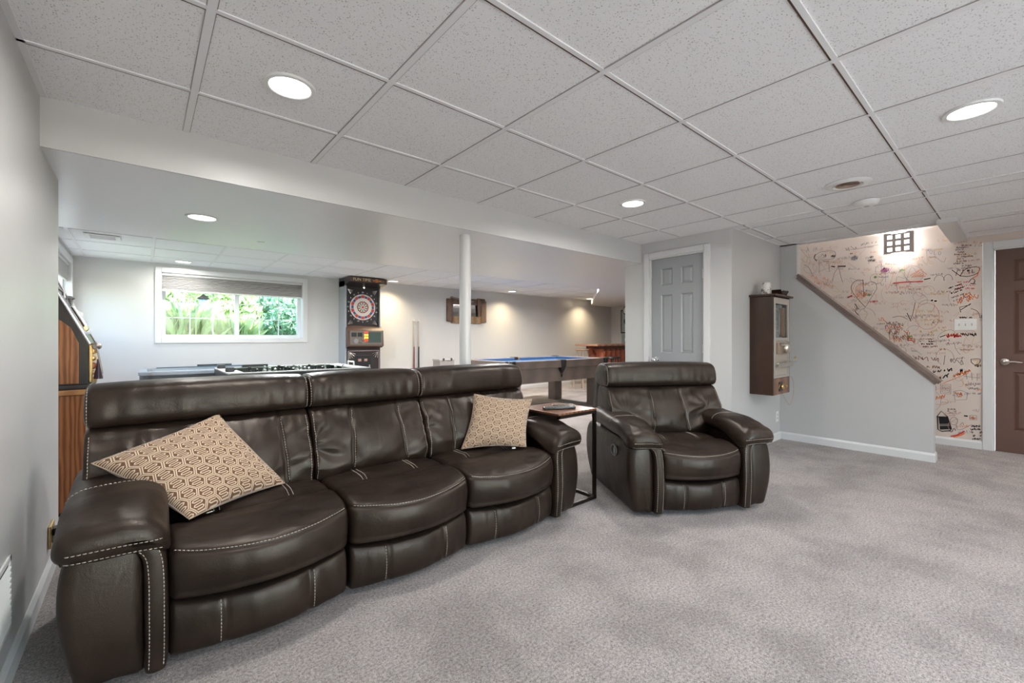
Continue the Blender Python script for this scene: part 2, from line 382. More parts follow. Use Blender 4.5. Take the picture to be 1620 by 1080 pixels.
# baseboards
def basebd(n, pts, mt=M['trim']):
    """pts = [(x,y),(x,y)] run, built on the side given by nrm"""
    (x0, y0), (x1, y1), (nx, ny) = pts
    h, t = .082, .013
    mb = MB()
    d = Vector((x1-x0, y1-y0, 0)); L = d.length; d.normalize(); nrm = Vector((nx, ny, 0))
    prof = [(0, 0), (t, 0), (t, h-.018), (t*.55, h-.006), (t*.3, h), (0, h)]
    v = []
    for s_ in (0, L):
        for (o, z) in prof: p = Vector((x0, y0, 0))+d*s_+nrm*o; v.append((p.x, p.y, z))
    k = len(prof); f = [(i, (i+1) % k, k+(i+1) % k, k+i) for i in range(k)]+[tuple(range(k)), tuple(range(k, 2*k))]
    mb.add(v, f); return struct('baseboard_'+n, mb, mt, None, 'baseboard')
basebd('left', ((XL, YF), (XL, 3.3), (1, 0)))['label'] = 'white baseboard along the glossy left wall'
basebd('left_back', ((XLB, 3.3), (XLB, YB), (1, 0)))['label'] = 'white baseboard on the games room left wall'
basebd('back', ((XLB, YB), (XRB, YB), (0, -1)))['label'] = 'white baseboard under the far window wall'
basebd('closet', ((XC, YC0), (XC, DY0-.07), (-1, 0)))['label'] = 'short white baseboard beside the grey door'
basebd('closet_side', ((XC, YC0), (XS, YC0), (0, -1)))['label'] = 'white baseboard below the antique wall cabinet'
basebd('stair', ((XS, YC0), (XS, SY0-.013), (-1, 0)))['label'] = 'white baseboard under the sloping stair half wall'
basebd('stair_end', ((XS, SY0), (XS+T, SY0), (0, -1)))['label'] = 'white baseboard round the end of the stair half wall'
basebd('right', ((XR, .70), (XR, .27), (-1, 0)))['label'] = 'white baseboard below the doodled wall'
basebd('right_front', ((XR, -1.1), (XR, YF), (-1, 0)))['label'] = 'white baseboard right of the brown door'

# doors -------------------------------------------------------------
def door(n, x, y0, y1, z1, dm, label, hinge_hi, cw=.065, lever='lever'):
    """door in a wall facing -X; y0<y1; hinge at high or low y"""
    root = tag(MB().box((x+.035, y0+.012, .002), (x+.06, y1-.012, z1-.012)).build('door_%d' % n, dm), label, 'door', None, 'structure')
    # casing and jamb
    def case(a, b, c, d):
        return MB().cbox((x-.018, a, c), (x+.001, b, d), .005)
    for (a, b, c, d) in ((y0-cw, y0-.004, 0, z1+cw), (y1+.004, y1+cw, 0, z1+cw), (y0-.004, y1+.004, z1+.004, z1+cw)):
        case(a, b, c, d).build('casing', M['trim'], root)
    MB().box((x-.002, y0-.004, 0), (x+T, y0+.010, z1)).box((x-.002, y1-.010, 0), (x+T, y1+.004, z1)).box((x-.002, y0, z1-.01), (x+T, y1, z1+.004)).build('jamb', M['trim'], root)
    w = y1-y0-.024; xa, xb = x+.020, x+.036
    st = .115*w/.6 if w < .7 else .12; ms = .10*w/.6 if w < .7 else .11
    ya, yb = y0+.012, y1-.012
    pw = (w-2*st-ms)/2
    zs = [(.22, .80), (.98, 1.60), (1.70, z1-.12)]
    mb = MB()
    mb.box((xa, ya, .002), (xb, ya+st, z1-.012)).box((xa, yb-st, .002), (xb, yb, z1-.012)).box((xa, ya+st+pw, .002), (xb, ya+st+pw+ms, z1-.012))
    prev = .002
    for (a, b) in zs+[(z1-.012, z1)]:
        for yy in (ya+st, ya+st+pw+ms): mb.box((xa, yy, prev), (xb, yy+pw, a))
        prev = b
    mb.build('stile_frame', dm, root)
    for (a, b) in zs:
        for yy in (ya+st, ya+st+pw+ms):
            pm = MB(); m_ = .035
            o = [(yy, a), (yy+pw, a), (yy+pw, b), (yy, b)]
            i1 = [(yy+.012, a+.012), (yy+pw-.012, a+.012), (yy+pw-.012, b-.012), (yy+.012, b-.012)]
            i2 = [(yy+m_, a+m_), (yy+pw-m_, a+m_), (yy+pw-m_, b-m_), (yy+m_, b-m_)]
            v = [(xa, *p) for p in o]+[(xa+.013, *p) for p in i1]+[(xa+.004, *p) for p in i2]+[(xb+.001, *p) for p in o]
            f = []
            for q in range(2):
                for k in range(4): f.append((q*4+k, q*4+(k+1) % 4, q*4+4+(k+1) % 4, q*4+4+k))
            f += [(8, 9, 10, 11), (12, 13, 14, 15)]+[(k, (k+1) % 4, 12+(k+1) % 4, 12+k) for k in range(4)]
            pm.add(v, f); pm.build('door_panel', dm, root)
    hy = y1-.012 if hinge_hi == 'lo_y' else y0+.012
    hy = y0+.008 if hinge_hi == 'lo' else y1-.008
    for z in (.25, 1.03, 1.78):
        MB().cyl((x+.014, hy, z-.045), (x+.014, hy, z+.045), .007, n=10).box((x+.014, hy-.018, z-.045), (x+.0215, hy+.018, z+.045)).build('hinge', M['nickel'], root, sm=True)
    ky = y1-.075 if hinge_hi == 'lo' else y0+.075
    kz = .90
    mb = MB().lathe([(.0, -.002), (.031, -.002), (.033, -.006), (.030, -.011), (.016, -.014), (.011, -.02), (.011, -.05), (.0, -.052)], (xa, ky, kz), 24, 'x')
    dirn = -1 if hinge_hi == 'lo' else 1
    if lever == 'lever':
        mb.tube([(xa-.045, ky-.004*dirn, kz), (xa-.052, ky+.02*dirn, kz+.001), (xa-.052, ky+.06*dirn, kz+.004), (xa-.05, ky+.09*dirn, kz-.002), (xa-.048, ky+.115*dirn, kz-.003)], [.010, .0095, .008, .007, .005], 10)
    else:
        mb.lathe([(.0, -.085), (.016, -.084), (.026, -.074), (.028, -.062), (.022, -.05), (.012, -.044), (0, -.043)], (xa, ky, kz), 20, 'x')
    mb.build('handle', M['nickel'] if lever == 'lever' else M['chrome'], root, sm=True)
    return root
door(1, XC, DY0, DY1, DZ, M['grey_door'], 'grey six-panel closet door behind the recliner', 'lo', lever='knob')
door(2, XR, -.60, .195, 2.03, M['brown_door'], 'brown six-panel door at the right edge of the picture', 'lo', cw=.075, lever='lever')
struct('wall_right_infill', MB().box((XR, -1.02, 0), (XR+T, -.605, 2.04)), M['wallgrey'], 'grey wall right of the brown door')

# windows -----------------------------------------------------------
def window_back():
    root = tag(MB().box((WX0+.045, YB+.155, WZ0+.045), (WX1-.045, YB+.16, WZ1-.045)).build('window_1', M['glass']), 'wide basement window with white grilles and a half-drawn grey shade', 'window', None, 'structure')
    cw = .065
    for a, b in (((WX0-cw, YB-.018, WZ0-cw), (WX0, YB, WZ1+cw)), ((WX1, YB-.018, WZ0-cw), (WX1+cw, YB, WZ1+cw)), ((WX0, YB-.018, WZ1), (WX1, YB, WZ1+cw)), ((WX0, YB-.018, WZ0-cw), (WX1, YB, WZ0))):
        MB().cbox(a, b, .005).build('window_casing', M['trim'], root)
    MB().box((WX0, YB, WZ0), (WX0+.006, YB+.13, WZ1)).box((WX1-.006, YB, WZ0), (WX1, YB+.13, WZ1)).box((WX0, YB, WZ0), (WX1, YB+.13, WZ0+.006)).box((WX0, YB, WZ1-.006), (WX1, YB+.13, WZ1)).build('reveal', M['trim'], root)
    f = .05; ya, yb = YB+.13, YB+.19
    MB().box((WX0, ya, WZ0), (WX0+f, yb, WZ1)).box((WX1-f, ya, WZ0), (WX1, yb, WZ1)).box((WX0+f, ya, WZ0), (WX1-f, yb, WZ0+f)).box((WX0+f, ya, WZ1-f), (WX1-f, yb, WZ1)).build('window_frame', M['sage'], root)
    xm = (WX0+WX1)/2
    MB().cbox((xm-.028, ya-.005, WZ0+f), (xm+.028, yb-.002, WZ1-f), .004).build('meeting_stile', M['sage'], root)
    for s0, s1 in ((WX0+f, xm-.028), (xm+.028, WX1-f)):
        for k in (1, 2):
            x = s0+(s1-s0)*k/3
            MB().box((x-.006, YB+.15, WZ0+f), (x+.006, YB+.166, WZ1-f)).build('grille_bar', M['sage'], root)
        for z in (1.415, 1.63):
            MB().box((s0, YB+.149, z-.006), (s1, YB+.167, z+.006)).build('grille_bar', M['sage'], root)
    sh = MB()
    n = 9; z0, z1 = 1.775, WZ1-.035
    for k in range(n):
        a = z0+(z1-z0)*k/n; b = z0+(z1-z0)*(k+1)/n; mz = (a+b)/2
        sh.prism([(YB+.035, a), (YB+.048, mz), (YB+.035, b), (YB+.022, mz)], WX0+.009, WX1-.009, 'x')
    sh.build('shade_fabric', M['shade'], root)
    MB().cbox((WX0+.009, YB+.015, WZ1-.036), (WX1-.009, YB+.055, WZ1-.007), .004).build('shade_rail', M['trim'], root)
    MB().cbox((WX0+.009, YB+.018, 1.757), (WX1-.009, YB+.052, 1.776), .004).build('shade_rail', M['white'], root)
window_back()
def window_left():
    x = XLB
    root = tag(MB().box((x-.09, LW0+.04, LZ0+.04), (x-.085, LW1-.04, LZ1-.04)).build('window_2', M['glass']), 'window on the left wall of the games room above the slot machine', 'window', None, 'structure')
    cw = .06
    for a, b in (((x, LW0-cw, LZ0-cw), (x+.018, LW0, LZ1+cw)), ((x, LW1, LZ0-cw), (x+.018, LW1+cw, LZ1+cw)), ((x, LW0, LZ1), (x+.018, LW1, LZ1+cw)), ((x, LW0, LZ0-cw), (x+.018, LW1, LZ0))):
        MB().cbox(a, b, .005).build('window_casing', M['trim'], root)
    f = .045
    MB().box((x-.11, LW0, LZ0), (x-.06, LW0+f, LZ1)).box((x-.11, LW1-f, LZ0), (x-.06, LW1, LZ1)).box((x-.11, LW0, LZ0), (x-.06, LW1, LZ0+f)).box((x-.11, LW0, LZ1-f), (x-.06, LW1, LZ1)).build('window_frame', M['sage'], root)
    MB().box((x-.04, LW0+.008, 1.79), (x-.02, LW1-.008, LZ1-.03)).build('shade_fabric', M['shade'], root)
    MB().cbox((x-.045, LW0+.008, LZ1-.03), (x-.01, LW1-.008, LZ1-.004), .003).build('shade_rail', M['trim'], root)
window_left()

# column
r_ = thing('support_column', 'round white steel column below the soffit behind the sofa', 'column', (1.99, 2.93, 0))
MB().cyl((0, 0, .012), (0, 0, SOF), .047, n=32).build('shaft', M['trim'], r_, sm=True)
MB().cbox((-.085, -.085, 0), (.085, .085, .012), .002).build('base_plate', M['trim'], r_)

# ------------------------------------------------------------------ ceiling fixtures
def lamp(x, y, z, col, w, label, group=None, spread=170, warm=False, r=.078):
    o = thing('recessed_light', label, 'light', (x, y, z), group=group)
    MB().lathe([(r, .012), (r, -.003), (r+.004, -.006), (r+.018, -.004), (r+.020, .0), (r+.020, .012)], n=40).build('trim_ring', M['white'], o, sm=True)
    MB().lathe([(.0, .010), (r, .010), (r, -.001), (.0, -.001)], n=40).build('diffuser', M['emitw'] if warm else M['emit'], o)
    L = bpy.data.lights.new('downlight', 'AREA'); L.shape = 'DISK'; L.size = 2*r*.96; L.energy = w; L.color = col; L.spread = math.radians(spread)
    lo = bpy.data.objects.new('downlight', L); COL.objects.link(lo); lo.parent = o; lo.location = (0, 0, -.008)
    return o
names = ['round recessed light in the ceiling above the left end of the sofa', 'round recessed light glowing above the side table, between sofa and recliner',
         'round recessed light at upper right of the ceiling, nearest the brown door', 'recessed ceiling light above the viewer', 'recessed ceiling light at far right out of view',
         'recessed ceiling light behind the viewer, left', 'recessed ceiling light behind the viewer, middle', 'recessed ceiling light behind the viewer, right']
for (x, y), n_ in zip(MAINL, names): lamp(x, y, CE, NEUT, LP, n_, 'lounge recessed lights')
for (x, y), n_ in zip(SOFL, ['recessed light with grey ring in the soffit above the sofa', 'recessed light in the soffit right of the column', 'recessed light in the soffit behind the closet']):
    lamp(x, y, SOF, NEUT, LP*.45, n_, 'soffit recessed lights')
for (x, y, c, k), n_ in zip(BACKL, ['recessed light just above the wide window', 'warm recessed light right of the dart machine', 'warm recessed light right of the wall mirror', 'warm recessed light by the far bulkhead',
        'games room light above the foosball table', 'games room light above the pool table', 'games room light above the bar']):
    lamp(x, y, CB if x < 7 or y > 6 else SOF+.03, c, LP*k, n_, 'games room recessed lights', spread=125 if c == WARM else 170, warm=(c == WARM))
# round air vent and smoke detector
v_ = thing('round_ceiling_vent', 'round white ceiling air vent with dark concentric louvres', 'vent', (3.649, .773, CE))
MB().lathe([(.075, .0), (.085, -.012), (.125, -.006), (.13, -.001), (.13, .002), (.075, .002)], n=40).build('flange', M['white'], v_, sm=True)
MB().lathe([(0, .001), (.076, .001), (.076, .0005), (0, .0005)], n=32).build('duct_throat', mat('duct_dark', (.012, .008, .006), .8), v_)
rust = mat('louvre_beige', (.38, .28, .22), .5)
for r0 in (.058, .040, .022):
    MB().lathe([(r0, -.002), (r0+.007, -.010), (r0+.009, -.010), (r0+.003, -.001)], n=32).build('louvre_ring', rust, v_, sm=True)
d_ = thing('smoke_detector', 'white round smoke detector next to the ceiling vent', 'smoke detector', (4.213, .775, CE))
MB().lathe([(.078, 0), (.078, -.010), (.066, -.030), (.05, -.038), (0, -.040)], n=36).build('housing', M['white'], d_, sm=True)
MB().lathe([(.018, -.038), (.018, -.043), (0, -.044)], n=20).build('test_button', mat('grey_button', (.45, .45, .45), .5), d_, sm=True)
v2 = thing('square_ceiling_vent', 'square white air vent in the far left of the games room ceiling', 'vent', (-.30, 5.78, CB))
MB().cbox((-.13, -.13, -.006), (.13, .13, .0), .003).build('flange', M['white'], v2)
for k in range(5): MB().cbox((-.09, -.08+.036*k, -.012), (.09, -.07+.036*k, -.004), .001).build('louvre', M['grid'], v2)
# ------------------------------------------------------------------ left wall bits
v3 = thing('wall_register', 'white louvred return grille low on the left wall', 'vent', (XL, 2.05, .165))
MB().cbox((0, -.16, 0), (.006, .145, .02), .002).cbox((0, -.16, .225), (.006, .145, .245), .002).cbox((0, -.16, 0), (.006, -.14, .245), .002).cbox((0, .125, 0), (.006, .145, .245), .002).build('grille_frame', M['white'], v3)
MB().box((0, -.15, .01), (.001, .135, .235)).build('grille_back', M['black'], v3)
for k in range(11):
    MB().box((.001, -.14, 0), (.009, .125, .003), Matrix.Translation((0, 0, .026+.0185*k)) @ Matrix.Rotation(.6, 4, 'Y')).build('louvre', M['white'], v3)
p_ = thing('wall_outlet', 'brass-coloured outlet plate with a plug on the left wall behind the sofa arm', 'outlet', (XL, 3.02, .19))
MB().cbox((0, -.06, -.05), (.012, .06, .055), .003).build('cover_plate', M['brass'], p_)
MB().cbox((.012, -.03, .0), (.05, .025, .035), .006).build('plug', M['black'], p_)
MB().cbox((.012, -.03, -.035), (.035, .02, -.008), .004).build('adapter', M['white'], p_)
p_ = thing('small_wall_outlet', 'small white outlet low on the grey wall below the antique cabinet', 'outlet', (5.405, YC0, .26))
MB().cbox((-.035, -.006, -.057), (.035, 0, .057), .002).build('cover_plate', M['white'], p_)
for z in (-.02, .02): MB().cbox((-.016, -.008, z-.013), (.016, -.005, z+.013), .004).build('socket', mat('socket_grey', (.5, .5, .5), .4), p_)

# ------------------------------------------------------------------ stairs
st_ = tag(thing('staircase', 'carpeted stairs rising behind the sloping half wall', 'stairs', (XS+T, .70, 0)), kind='structure')
for k in range(10):
    MB().cbox((.002, .205*k, 0), (XR-XS-T-.002, .205*(k+1)+.02, .195*(k+1)), .012).build('step', M['carpet'], st_)
# sloping cap board
dx, dz_ = SY1-SY0, SZ1-SZ0; L_ = math.hypot(dx, dz_); an = math.atan2(dz_, dx)
mc = Matrix.Translation((XS-.022, SY0-.03, SZ0-.027)) @ Matrix.Rotation(an, 4, 'X')
cp = MB()
for v in (((0, 0, .0), (T+.044, L_+.045, .030)),): cp.box(v[0], v[1], mc)
cp.box((.012, .01, -.022), (T+.032, L_+.03, .0), mc)
c_ = struct('trim_4', cp, M['cap'], 'taupe wooden cap board sloping along the top of the stair half wall', 'cap rail')

# ------------------------------------------------------------------ sconce
sc_ = thing('wall_sconce', 'square metal wall sconce with nine glowing square windows', 'wall light', (XR, .905, 2.20))
sm_ = mat('sconce_metal', (.36, .32, .30), .5, .1)
sw, sh_, sd = .122, .118, .10
def plate_holes():
    mb = MB(); n = 3; hw = .043; g = (2*sw-3*hw)/4; gz = (2*sh_-3*hw)/4
    ys = [-sw]; zs = [-sh_]
    for k in range(3): ys += [ys[-1]+g]; ys += [ys[-1]+hw]; zs += [zs[-1]+gz]; zs += [zs[-1]+hw]
    ys.append(sw); zs.append(sh_)
    for i in range(7):
        for j in range(7):
            if i % 2 and j % 2: continue
            mb.box((-sd, ys[i], zs[j]), (-sd+.004, ys[i+1], zs[j+1]))
    return mb, ys, zs
pm, ys_, zs_ = plate_holes(); pm.build('front_plate', sm_, sc_)
for s_ in (-1, 1): MB().box((-sd+.004, s_*sw-.003, -sh_), (-.03, s_*sw+.003, sh_)).build('side_plate', sm_, sc_)
for i in (1, 3, 5):
    for j in (1, 3, 5): MB().box((-sd+.006, ys_[i]-.004, zs_[j]-.004), (-sd+.009, ys_[i+1]+.004, zs_[j+1]+.004)).build('glass_square', mat('sconce_glow', (.9, .9, .9), .5, emis=(1, .99, .97), es=1.5) if 'sg' not in M else M['sg'], sc_)
for zz, rot in ((sh_-.01, PI), (-sh_+.01, 0)):
    L = bpy.data.lights.new('sconce_bulb', 'AREA'); L.size = .12; L.energy = 12 if rot else .5; L.color = (1, .98, .96)
    lo = bpy.data.objects.new('sconce_bulb', L); COL.objects.link(lo); lo.parent = sc_; lo.location = (-.05, 0, zz); lo.rotation_euler = (rot, 0, 0)
pl_ = bpy.data.lights.new('sconce_bulb', 'POINT'); pl_.energy = 12; pl_.shadow_soft_size = .012; pl_.color = (1, .98, .96)
po_ = bpy.data.objects.new('sconce_bulb', pl_); COL.objects.link(po_); po_.parent = sc_; po_.location = (-.022, 0, 0)
# switch plate
sp = thing('light_switch_plate', 'white three-gang light switch plate on the doodled wall', 'light switch', (XR, .39, 1.275))
MB().cbox((-.006, -.081, -.057), (0, .081, .057), .002).build('cover_plate', M['white'], sp)
for k in (-1, 0, 1):
    MB().box((-.008, k*.046-.005, -.012), (-.005, k*.046+.005, .012)).cbox((-.018, k*.046-.004, -.002), (-.007, k*.046+.004, .010), .001).build('toggle', mat('toggle_ivory', (.6, .55, .5), .4), sp)

# ------------------------------------------------------------------ leather seating
def catmull(pts, per=6, closed=True):
    P = [np.array(p, float) for p in pts]; n = len(P); out = []
    for i in range(n if closed else n-1):
        p0 = P[(i-1) % n] if closed or i > 0 else P[i]; p1 = P[i]; p2 = P[(i+1) % n]; p3 = P[(i+2) % n] if closed or i < n-2 else P[i+1]
        for k in range(per):
            t = k/per; out.append(.5*((2*p1)+(-p0+p2)*t+(2*p0-5*p1+4*p2-p3)*t*t+(-p0+3*p1-3*p2+p3)*t**3))
    if not closed: out.append(P[-1])
    return np.array(out)
def sweep(prof, s0, s1, ns, edge, disp=None, per=6, edge1=None):
    """closed profile swept along s with rounded ends; returns grid (ns, n, 3) as (s, a, b)"""
    pr = catmull(prof, per); cen = pr.mean(0); n = len(pr)
    e1 = edge if edge1 is None else edge1
    L = s1-s0
    u = np.linspace(0, 1, ns); 
    # denser stations near both ends
    u = .5-.5*np.cos(PI*u)*(.55)-(.5-.275)*(1-2*u)
    tang = np.roll(pr, -1, 0)-np.roll(pr, 1, 0); nn = np.stack([tang[:, 1], -tang[:, 0]], 1); nn /= np.linalg.norm(nn, axis=1)[:, None]+1e-9
    if ((pr-cen)*nn).sum() < 0: nn = -nn
    G = np.zeros((ns, n, 3))
    half = (pr.max(0)-pr.min(0))/2; mid_ = (pr.max(0)+pr.min(0))/2
    for i, uu in enumerate(u):
        s = s0+L*uu; t0 = s-s0; t1 = s1-s; ins = 0
        if t0 < edge: ins = edge*(1-math.sqrt(max(0, 1-(1-t0/edge)**2)))
        if t1 < e1: ins = max(ins, e1*(1-math.sqrt(max(0, 1-(1-t1/e1)**2))))
        k = np.maximum(.06, 1-ins/half)
        q = mid_+(pr-mid_)*k
        G[i, :, 0] = s; G[i, :, 1:] = q
    N = np.tile(nn, (ns, 1, 1))
    if disp is not None: G = disp(G, N)
    return G
def grid_mesh(name, G, mt, parent, swap=None):
    ns, n, _ = G.shape
    V = G.reshape(-1, 3)
    if swap == 'y': V = V[:, [1, 0, 2]]      # (s,a,b) -> x=a, y=s, z=b
    if swap == 'z': V = V[:, [1, 2, 0]]
    c0 = V[:n].mean(0); c1 = V[-n:].mean(0); V = np.vstack([V, c0, c1]); a, b = ns*n, ns*n+1
    F = []
    for i in range(ns-1):
        for j in range(n): k = (j+1) % n; F.append((i*n+j, i*n+k, (i+1)*n+k, (i+1)*n+j))
    for j in range(n): k = (j+1) % n; F.append((a, k, j)); F.append((b, (ns-1)*n+j, (ns-1)*n+k))
    mb = MB(); mb.v = [tuple(p) for p in V]; mb.f = F
    return mb.build(name, mt, parent, sm=True, ang=180)
def stitches(path, nrm, parent, w=.0014, dash=.0085, gap=.0045, name='stitching'):
    """dashes of thread along a path (n,3), lifted along nrm"""
    paths = path if isinstance(path, list) else [(path, nrm)]
    mb = MB()
    for P, Nn in paths:
        P = np.asarray(P); Nn = np.asarray(Nn)
        if Nn.ndim == 1: Nn = np.tile(Nn, (len(P), 1))
        seg = np.linalg.norm(np.diff(P, axis=0), axis=1); cum = np.concatenate([[0], np.cumsum(seg)]); L = cum[-1]
        def at(t):
            return np.array([np.interp(t, cum, P[:, k]) for k in range(3)]), np.array([np.interp(t, cum, Nn[:, k]) for k in range(3)])
        t = 0
        while t+dash < L:
            a, na = at(t); b, nb = at(t+dash); m_, nm = at(t+dash/2)
            mb.tube([a+na*.0003, m_+nm*.0022, b+nb*.0003], w, 5); t += dash+gap
    if mb.v: return tag(mb.build(name, M['thread'], parent, sm=True, ang=180), kind='stuff')
def sm01(x): x = np.clip(x, 0, 1); return x*x*(3-2*x)
def wrinkle(X, Y, seed, fx=9, fy=30):
    f = np.vectorize(lambda a, b: noise.noise(Vector((a*fx, b*fy, seed))))
    return f(X, Y)
def seating(name, label, cat, loc, rz, seats, heads, xo, hatch=False):
    """seats: [(x0,x1)], heads: [(x0,x1)], xo: half width. y=0 front, z=0 floor"""
    R = thing(name, label, cat, loc, rz)
    A0, A1 = seats[0][0], seats[-1][1]
    # hidden base and rear shell
    MB().cbox((A0+.01, .09, .03), (A1-.01, .75, .22), .02).build('base_frame', M['black'], R)
    G = sweep([(.70, .05), (.86, .06), (.90, .30), (.885, .60), (.84, .84), (.79, .90), (.735, .88), (.70, .5)], heads[0][0]+.02, heads[-1][1]-.02, 24, .03)
    grid_mesh('rear_shell', G, M['leather'], R)
    for qi, (a, b) in enumerate(seats):
        c = (a+b)/2; hw = (b-a)/2
        bow = .085 if hw > .28 else .07
        s1, s2 = c-hw*.46, c+hw*.46
        def dseat(G, N):
            X = G[:, :, 0]; Yy = G[:, :, 1]; Z = G[:, :, 2]; u = (X-c)/hw
            wf = 1-sm01((Yy-.10)/.34)
            G[:, :, 1] -= bow*(1-u*u)*wf
            G[:, :, 2] -= .022*(1-u*u)*wf*sm01((Z-.24)/.12)                    # lip sags in the middle
            top = sm01((Z-.36)/.05)
            G[:, :, 2] += top*.018*(1-np.abs(u)**3)*sm01((Yy-.02)/.12)
            for s in (s1, s2):
                g = np.exp(-((X-s)/.006)**2)*top*sm01((Yy-.20)/.03)
                G[:, :, 2] -= .008*g
            # crosswise dip behind the front roll
            G[:, :, 2] -= .016*np.exp(-((Yy-.24)/.035)**2)*top*(1-.5*u*u)
            w = wrinkle(X, Yy, 3.1+qi, 14, 22); G[:, :, 2] += top*.0035*w
            w2 = wrinkle(X, Z, 8.1+qi, 22, 6); G[:, :, 1] += (1-top)*wf*.0025*w2
            # seam groove along the front edge
            d = np.abs(Z-(.400-.022*(1-u*u)))
            G[:, :, 1] += .006*np.exp(-(d/.006)**2)*(Yy < .12)
            return G
        prof = [(.035, .232), (.005, .27), (-.006, .33), (-.002, .375), (.010, .402), (.035, .421), (.09, .434), (.16, .436), (.24, .432), (.34, .428), (.45, .42), (.55, .40), (.56, .31), (.45, .235), (.25, .225)]
        G = sweep(prof, a+.003, b-.003, 76, .028, dseat, per=8)
        seat = grid_mesh('seat_cushion', G, M['leather'], R)
        k0 = 4*8+1
        paths = []
        row = G[4:-4, 4*8+2, :]; paths.append((row, np.array([0, -.7, .7])))
        for s in (s1, s2):
            i = int(np.argmin(np.abs(G[:, 0, 0]-s)))
            for off in (-1, 1):
                j = i+off
                seg = [G[j, q] for q in range(8*8+4, 10*8+1)]; paths.append((np.array(seg), np.array([0, 0, 1.])))
        stitches(paths, None, seat)
        # footrest
        def dfoot(G, N):
            X = G[:, :, 0]; Yy = G[:, :, 1]; Z = G[:, :, 2]; u = (X-c)/hw; front = 1-sm01((Yy-.04)/.06)
            G[:, :, 1] -= bow*.72*(1-u*u)
            for s in (s1, s2): G[:, :, 1] += .009*np.exp(-((X-s)/.006)**2)*front
            G[:, :, 1] -= .006*front*np.abs(np.sin((X-s1)/(s2-s1)*PI))
            w = wrinkle(X, Z, 5.1+qi, 26, 5); G[:, :, 1] += front*.0035*w
            G[:, :, 2] -= .020*(1-u*u)*sm01((Z-.05)/.15)
            return G
        G = sweep([(.06, .030), (.030, .045), (.017, .09), (.015, .15), (.022, .20), (.040, .222), (.075, .225), (.12, .20), (.12, .08), (.10, .035)], a+.006, b-.006, 76, .016, dfoot, per=6)
        ft = grid_mesh('footrest', G, M['leather'], R)
        paths = []
        for s in (s1, s2):
            i = int(np.argmin(np.abs(G[:, 0, 0]-s)))
            for off in (1,):
                paths.append((np.array([G[i+off*2 if s == s2 else i-2*off, q] for q in range(7, 5*6)]), np.array([0, -1, 0.])))
        stitches(paths, None, ft)
    for qi, (a, b) in enumerate(heads):
        c = (a+b)/2; hw = (b-a)/2
        sa, sb = seats[qi]; sc = (sa+sb)/2
        s1, s2 = sc-(sb-sa)*.215, sc+(sb-sa)*.235
        def dback(G, N):
            X = G[:, :, 0]; Yy = G[:, :, 1]; Z = G[:, :, 2]; front = 1-sm01((Yy-.56)/.05)
            for s in (s1, s2): G[:, :, 1] += .011*np.exp(-((X-s-(.66-Z)*.06*(1 if s == s2 else -1))/.007)**2)*front
            mid = np.exp(-((X-sc)/((s2-s1)*.45))**4)
            G[:, :, 1] -= front*.022*mid*np.sin(np.clip((Z-.42)/.34, 0, 1)*PI)
            side = 1-mid
            rad = wrinkle(X+Z*.6*np.sign(X-sc), Z-.35*np.abs(X-sc), 11.7+qi, 7, 16)
            G[:, :, 1] += front*(.003+.016*side)*rad
            w = wrinkle(X, Z, 2.7+qi, 34, 9); G[:, :, 1] += front*.0035*w*sm01((Z-.60)/.1)
            for (ex, ez, sg_) in ((sa-.05, .60, 1), (sb+.05, .60, -1)):
                d = np.hypot(X-ex, Z-ez); an_ = np.arctan2(Z-ez, np.abs(X-ex)); wv = np.cos(an_*11+1.3*np.sin(d*22+qi+sg_)+qi)
                G[:, :, 1] += front*.0036*wv*np.exp(-((d-.06)/.085)**2)
            return G
        prof = [(.455, .405), (.415, .43), (.402, .49), (.418, .56), (.452, .64), (.492, .715), (.515, .750), (.545, .768), (.60, .77), (.69, .76), (.72, .60), (.66, .45), (.56, .40)]
        G = sweep(prof, a+.002, b-.002, 110, .022, dback, per=9)
        bk = grid_mesh('back_cushion', G, M['leather'], R)
        paths = []
        for s in (s1, s2):
            P = []
            for q in range(13, 6*9-2):
                z = G[55, q, 2]; xs = s+(.66-z)*.06*(1 if s == s2 else -1)
                i = int(np.argmin(np.abs(G[:, q, 0]-xs-.009))); y = G[i, q, 1]
                P.append((xs+.009, y-.0005, z))
            paths.append((np.array(P), np.array([0, -1, .2])))
        for ei in (4, -5):
            paths.append((G[ei, 8:6*9, :], np.array([(-.5 if ei > 0 else .5), -.8, 0])))
        stitches(paths, None, bk)
        def dhead(G, N):
            X = G[:, :, 0]; Yy = G[:, :, 1]; Z = G[:, :, 2]; u = (X-c)/hw; front = 1-sm01((Yy-.60)/.05)
            G[:, :, 2] -= .010*np.abs(u)**3*sm01((Z-.80)/.1)
            G[:, :, 1] -= front*.010*(1-u*u)
            w = wrinkle(X, Z, 6.6+qi, 24, 5); edge = np.abs(u)**2
            G[:, :, 1] += front*(.002+.0085*edge)*w
            w = wrinkle(X, Z, 16.6+qi, 60, 8); G[:, :, 1] += front*.0015*w*(np.abs(Z-.78) < .05)
            G[:, :, 1] += .006*np.exp(-((X-c)/.004)**2)*front*.5
            return G
        prof = [(.56, .768), (.522, .776), (.502, .800), (.500, .845), (.508, .890), (.528, .926), (.565, .944), (.62, .950), (.69, .943), (.735, .91), (.75, .84), (.73, .78), (.66, .764)]
        G = sweep(prof, a, b, 84, .024, dhead, per=7)
        hd = grid_mesh('headrest', G, M['leather'], R)
        # piping round both ends of the headrest
        ends = []
        for ei in (2, -3): ends.append((G[ei, 0:6*7, :], np.array([(-.3 if ei > 0 else .3), -.8, .3])))
        stitches(ends, None, hd)
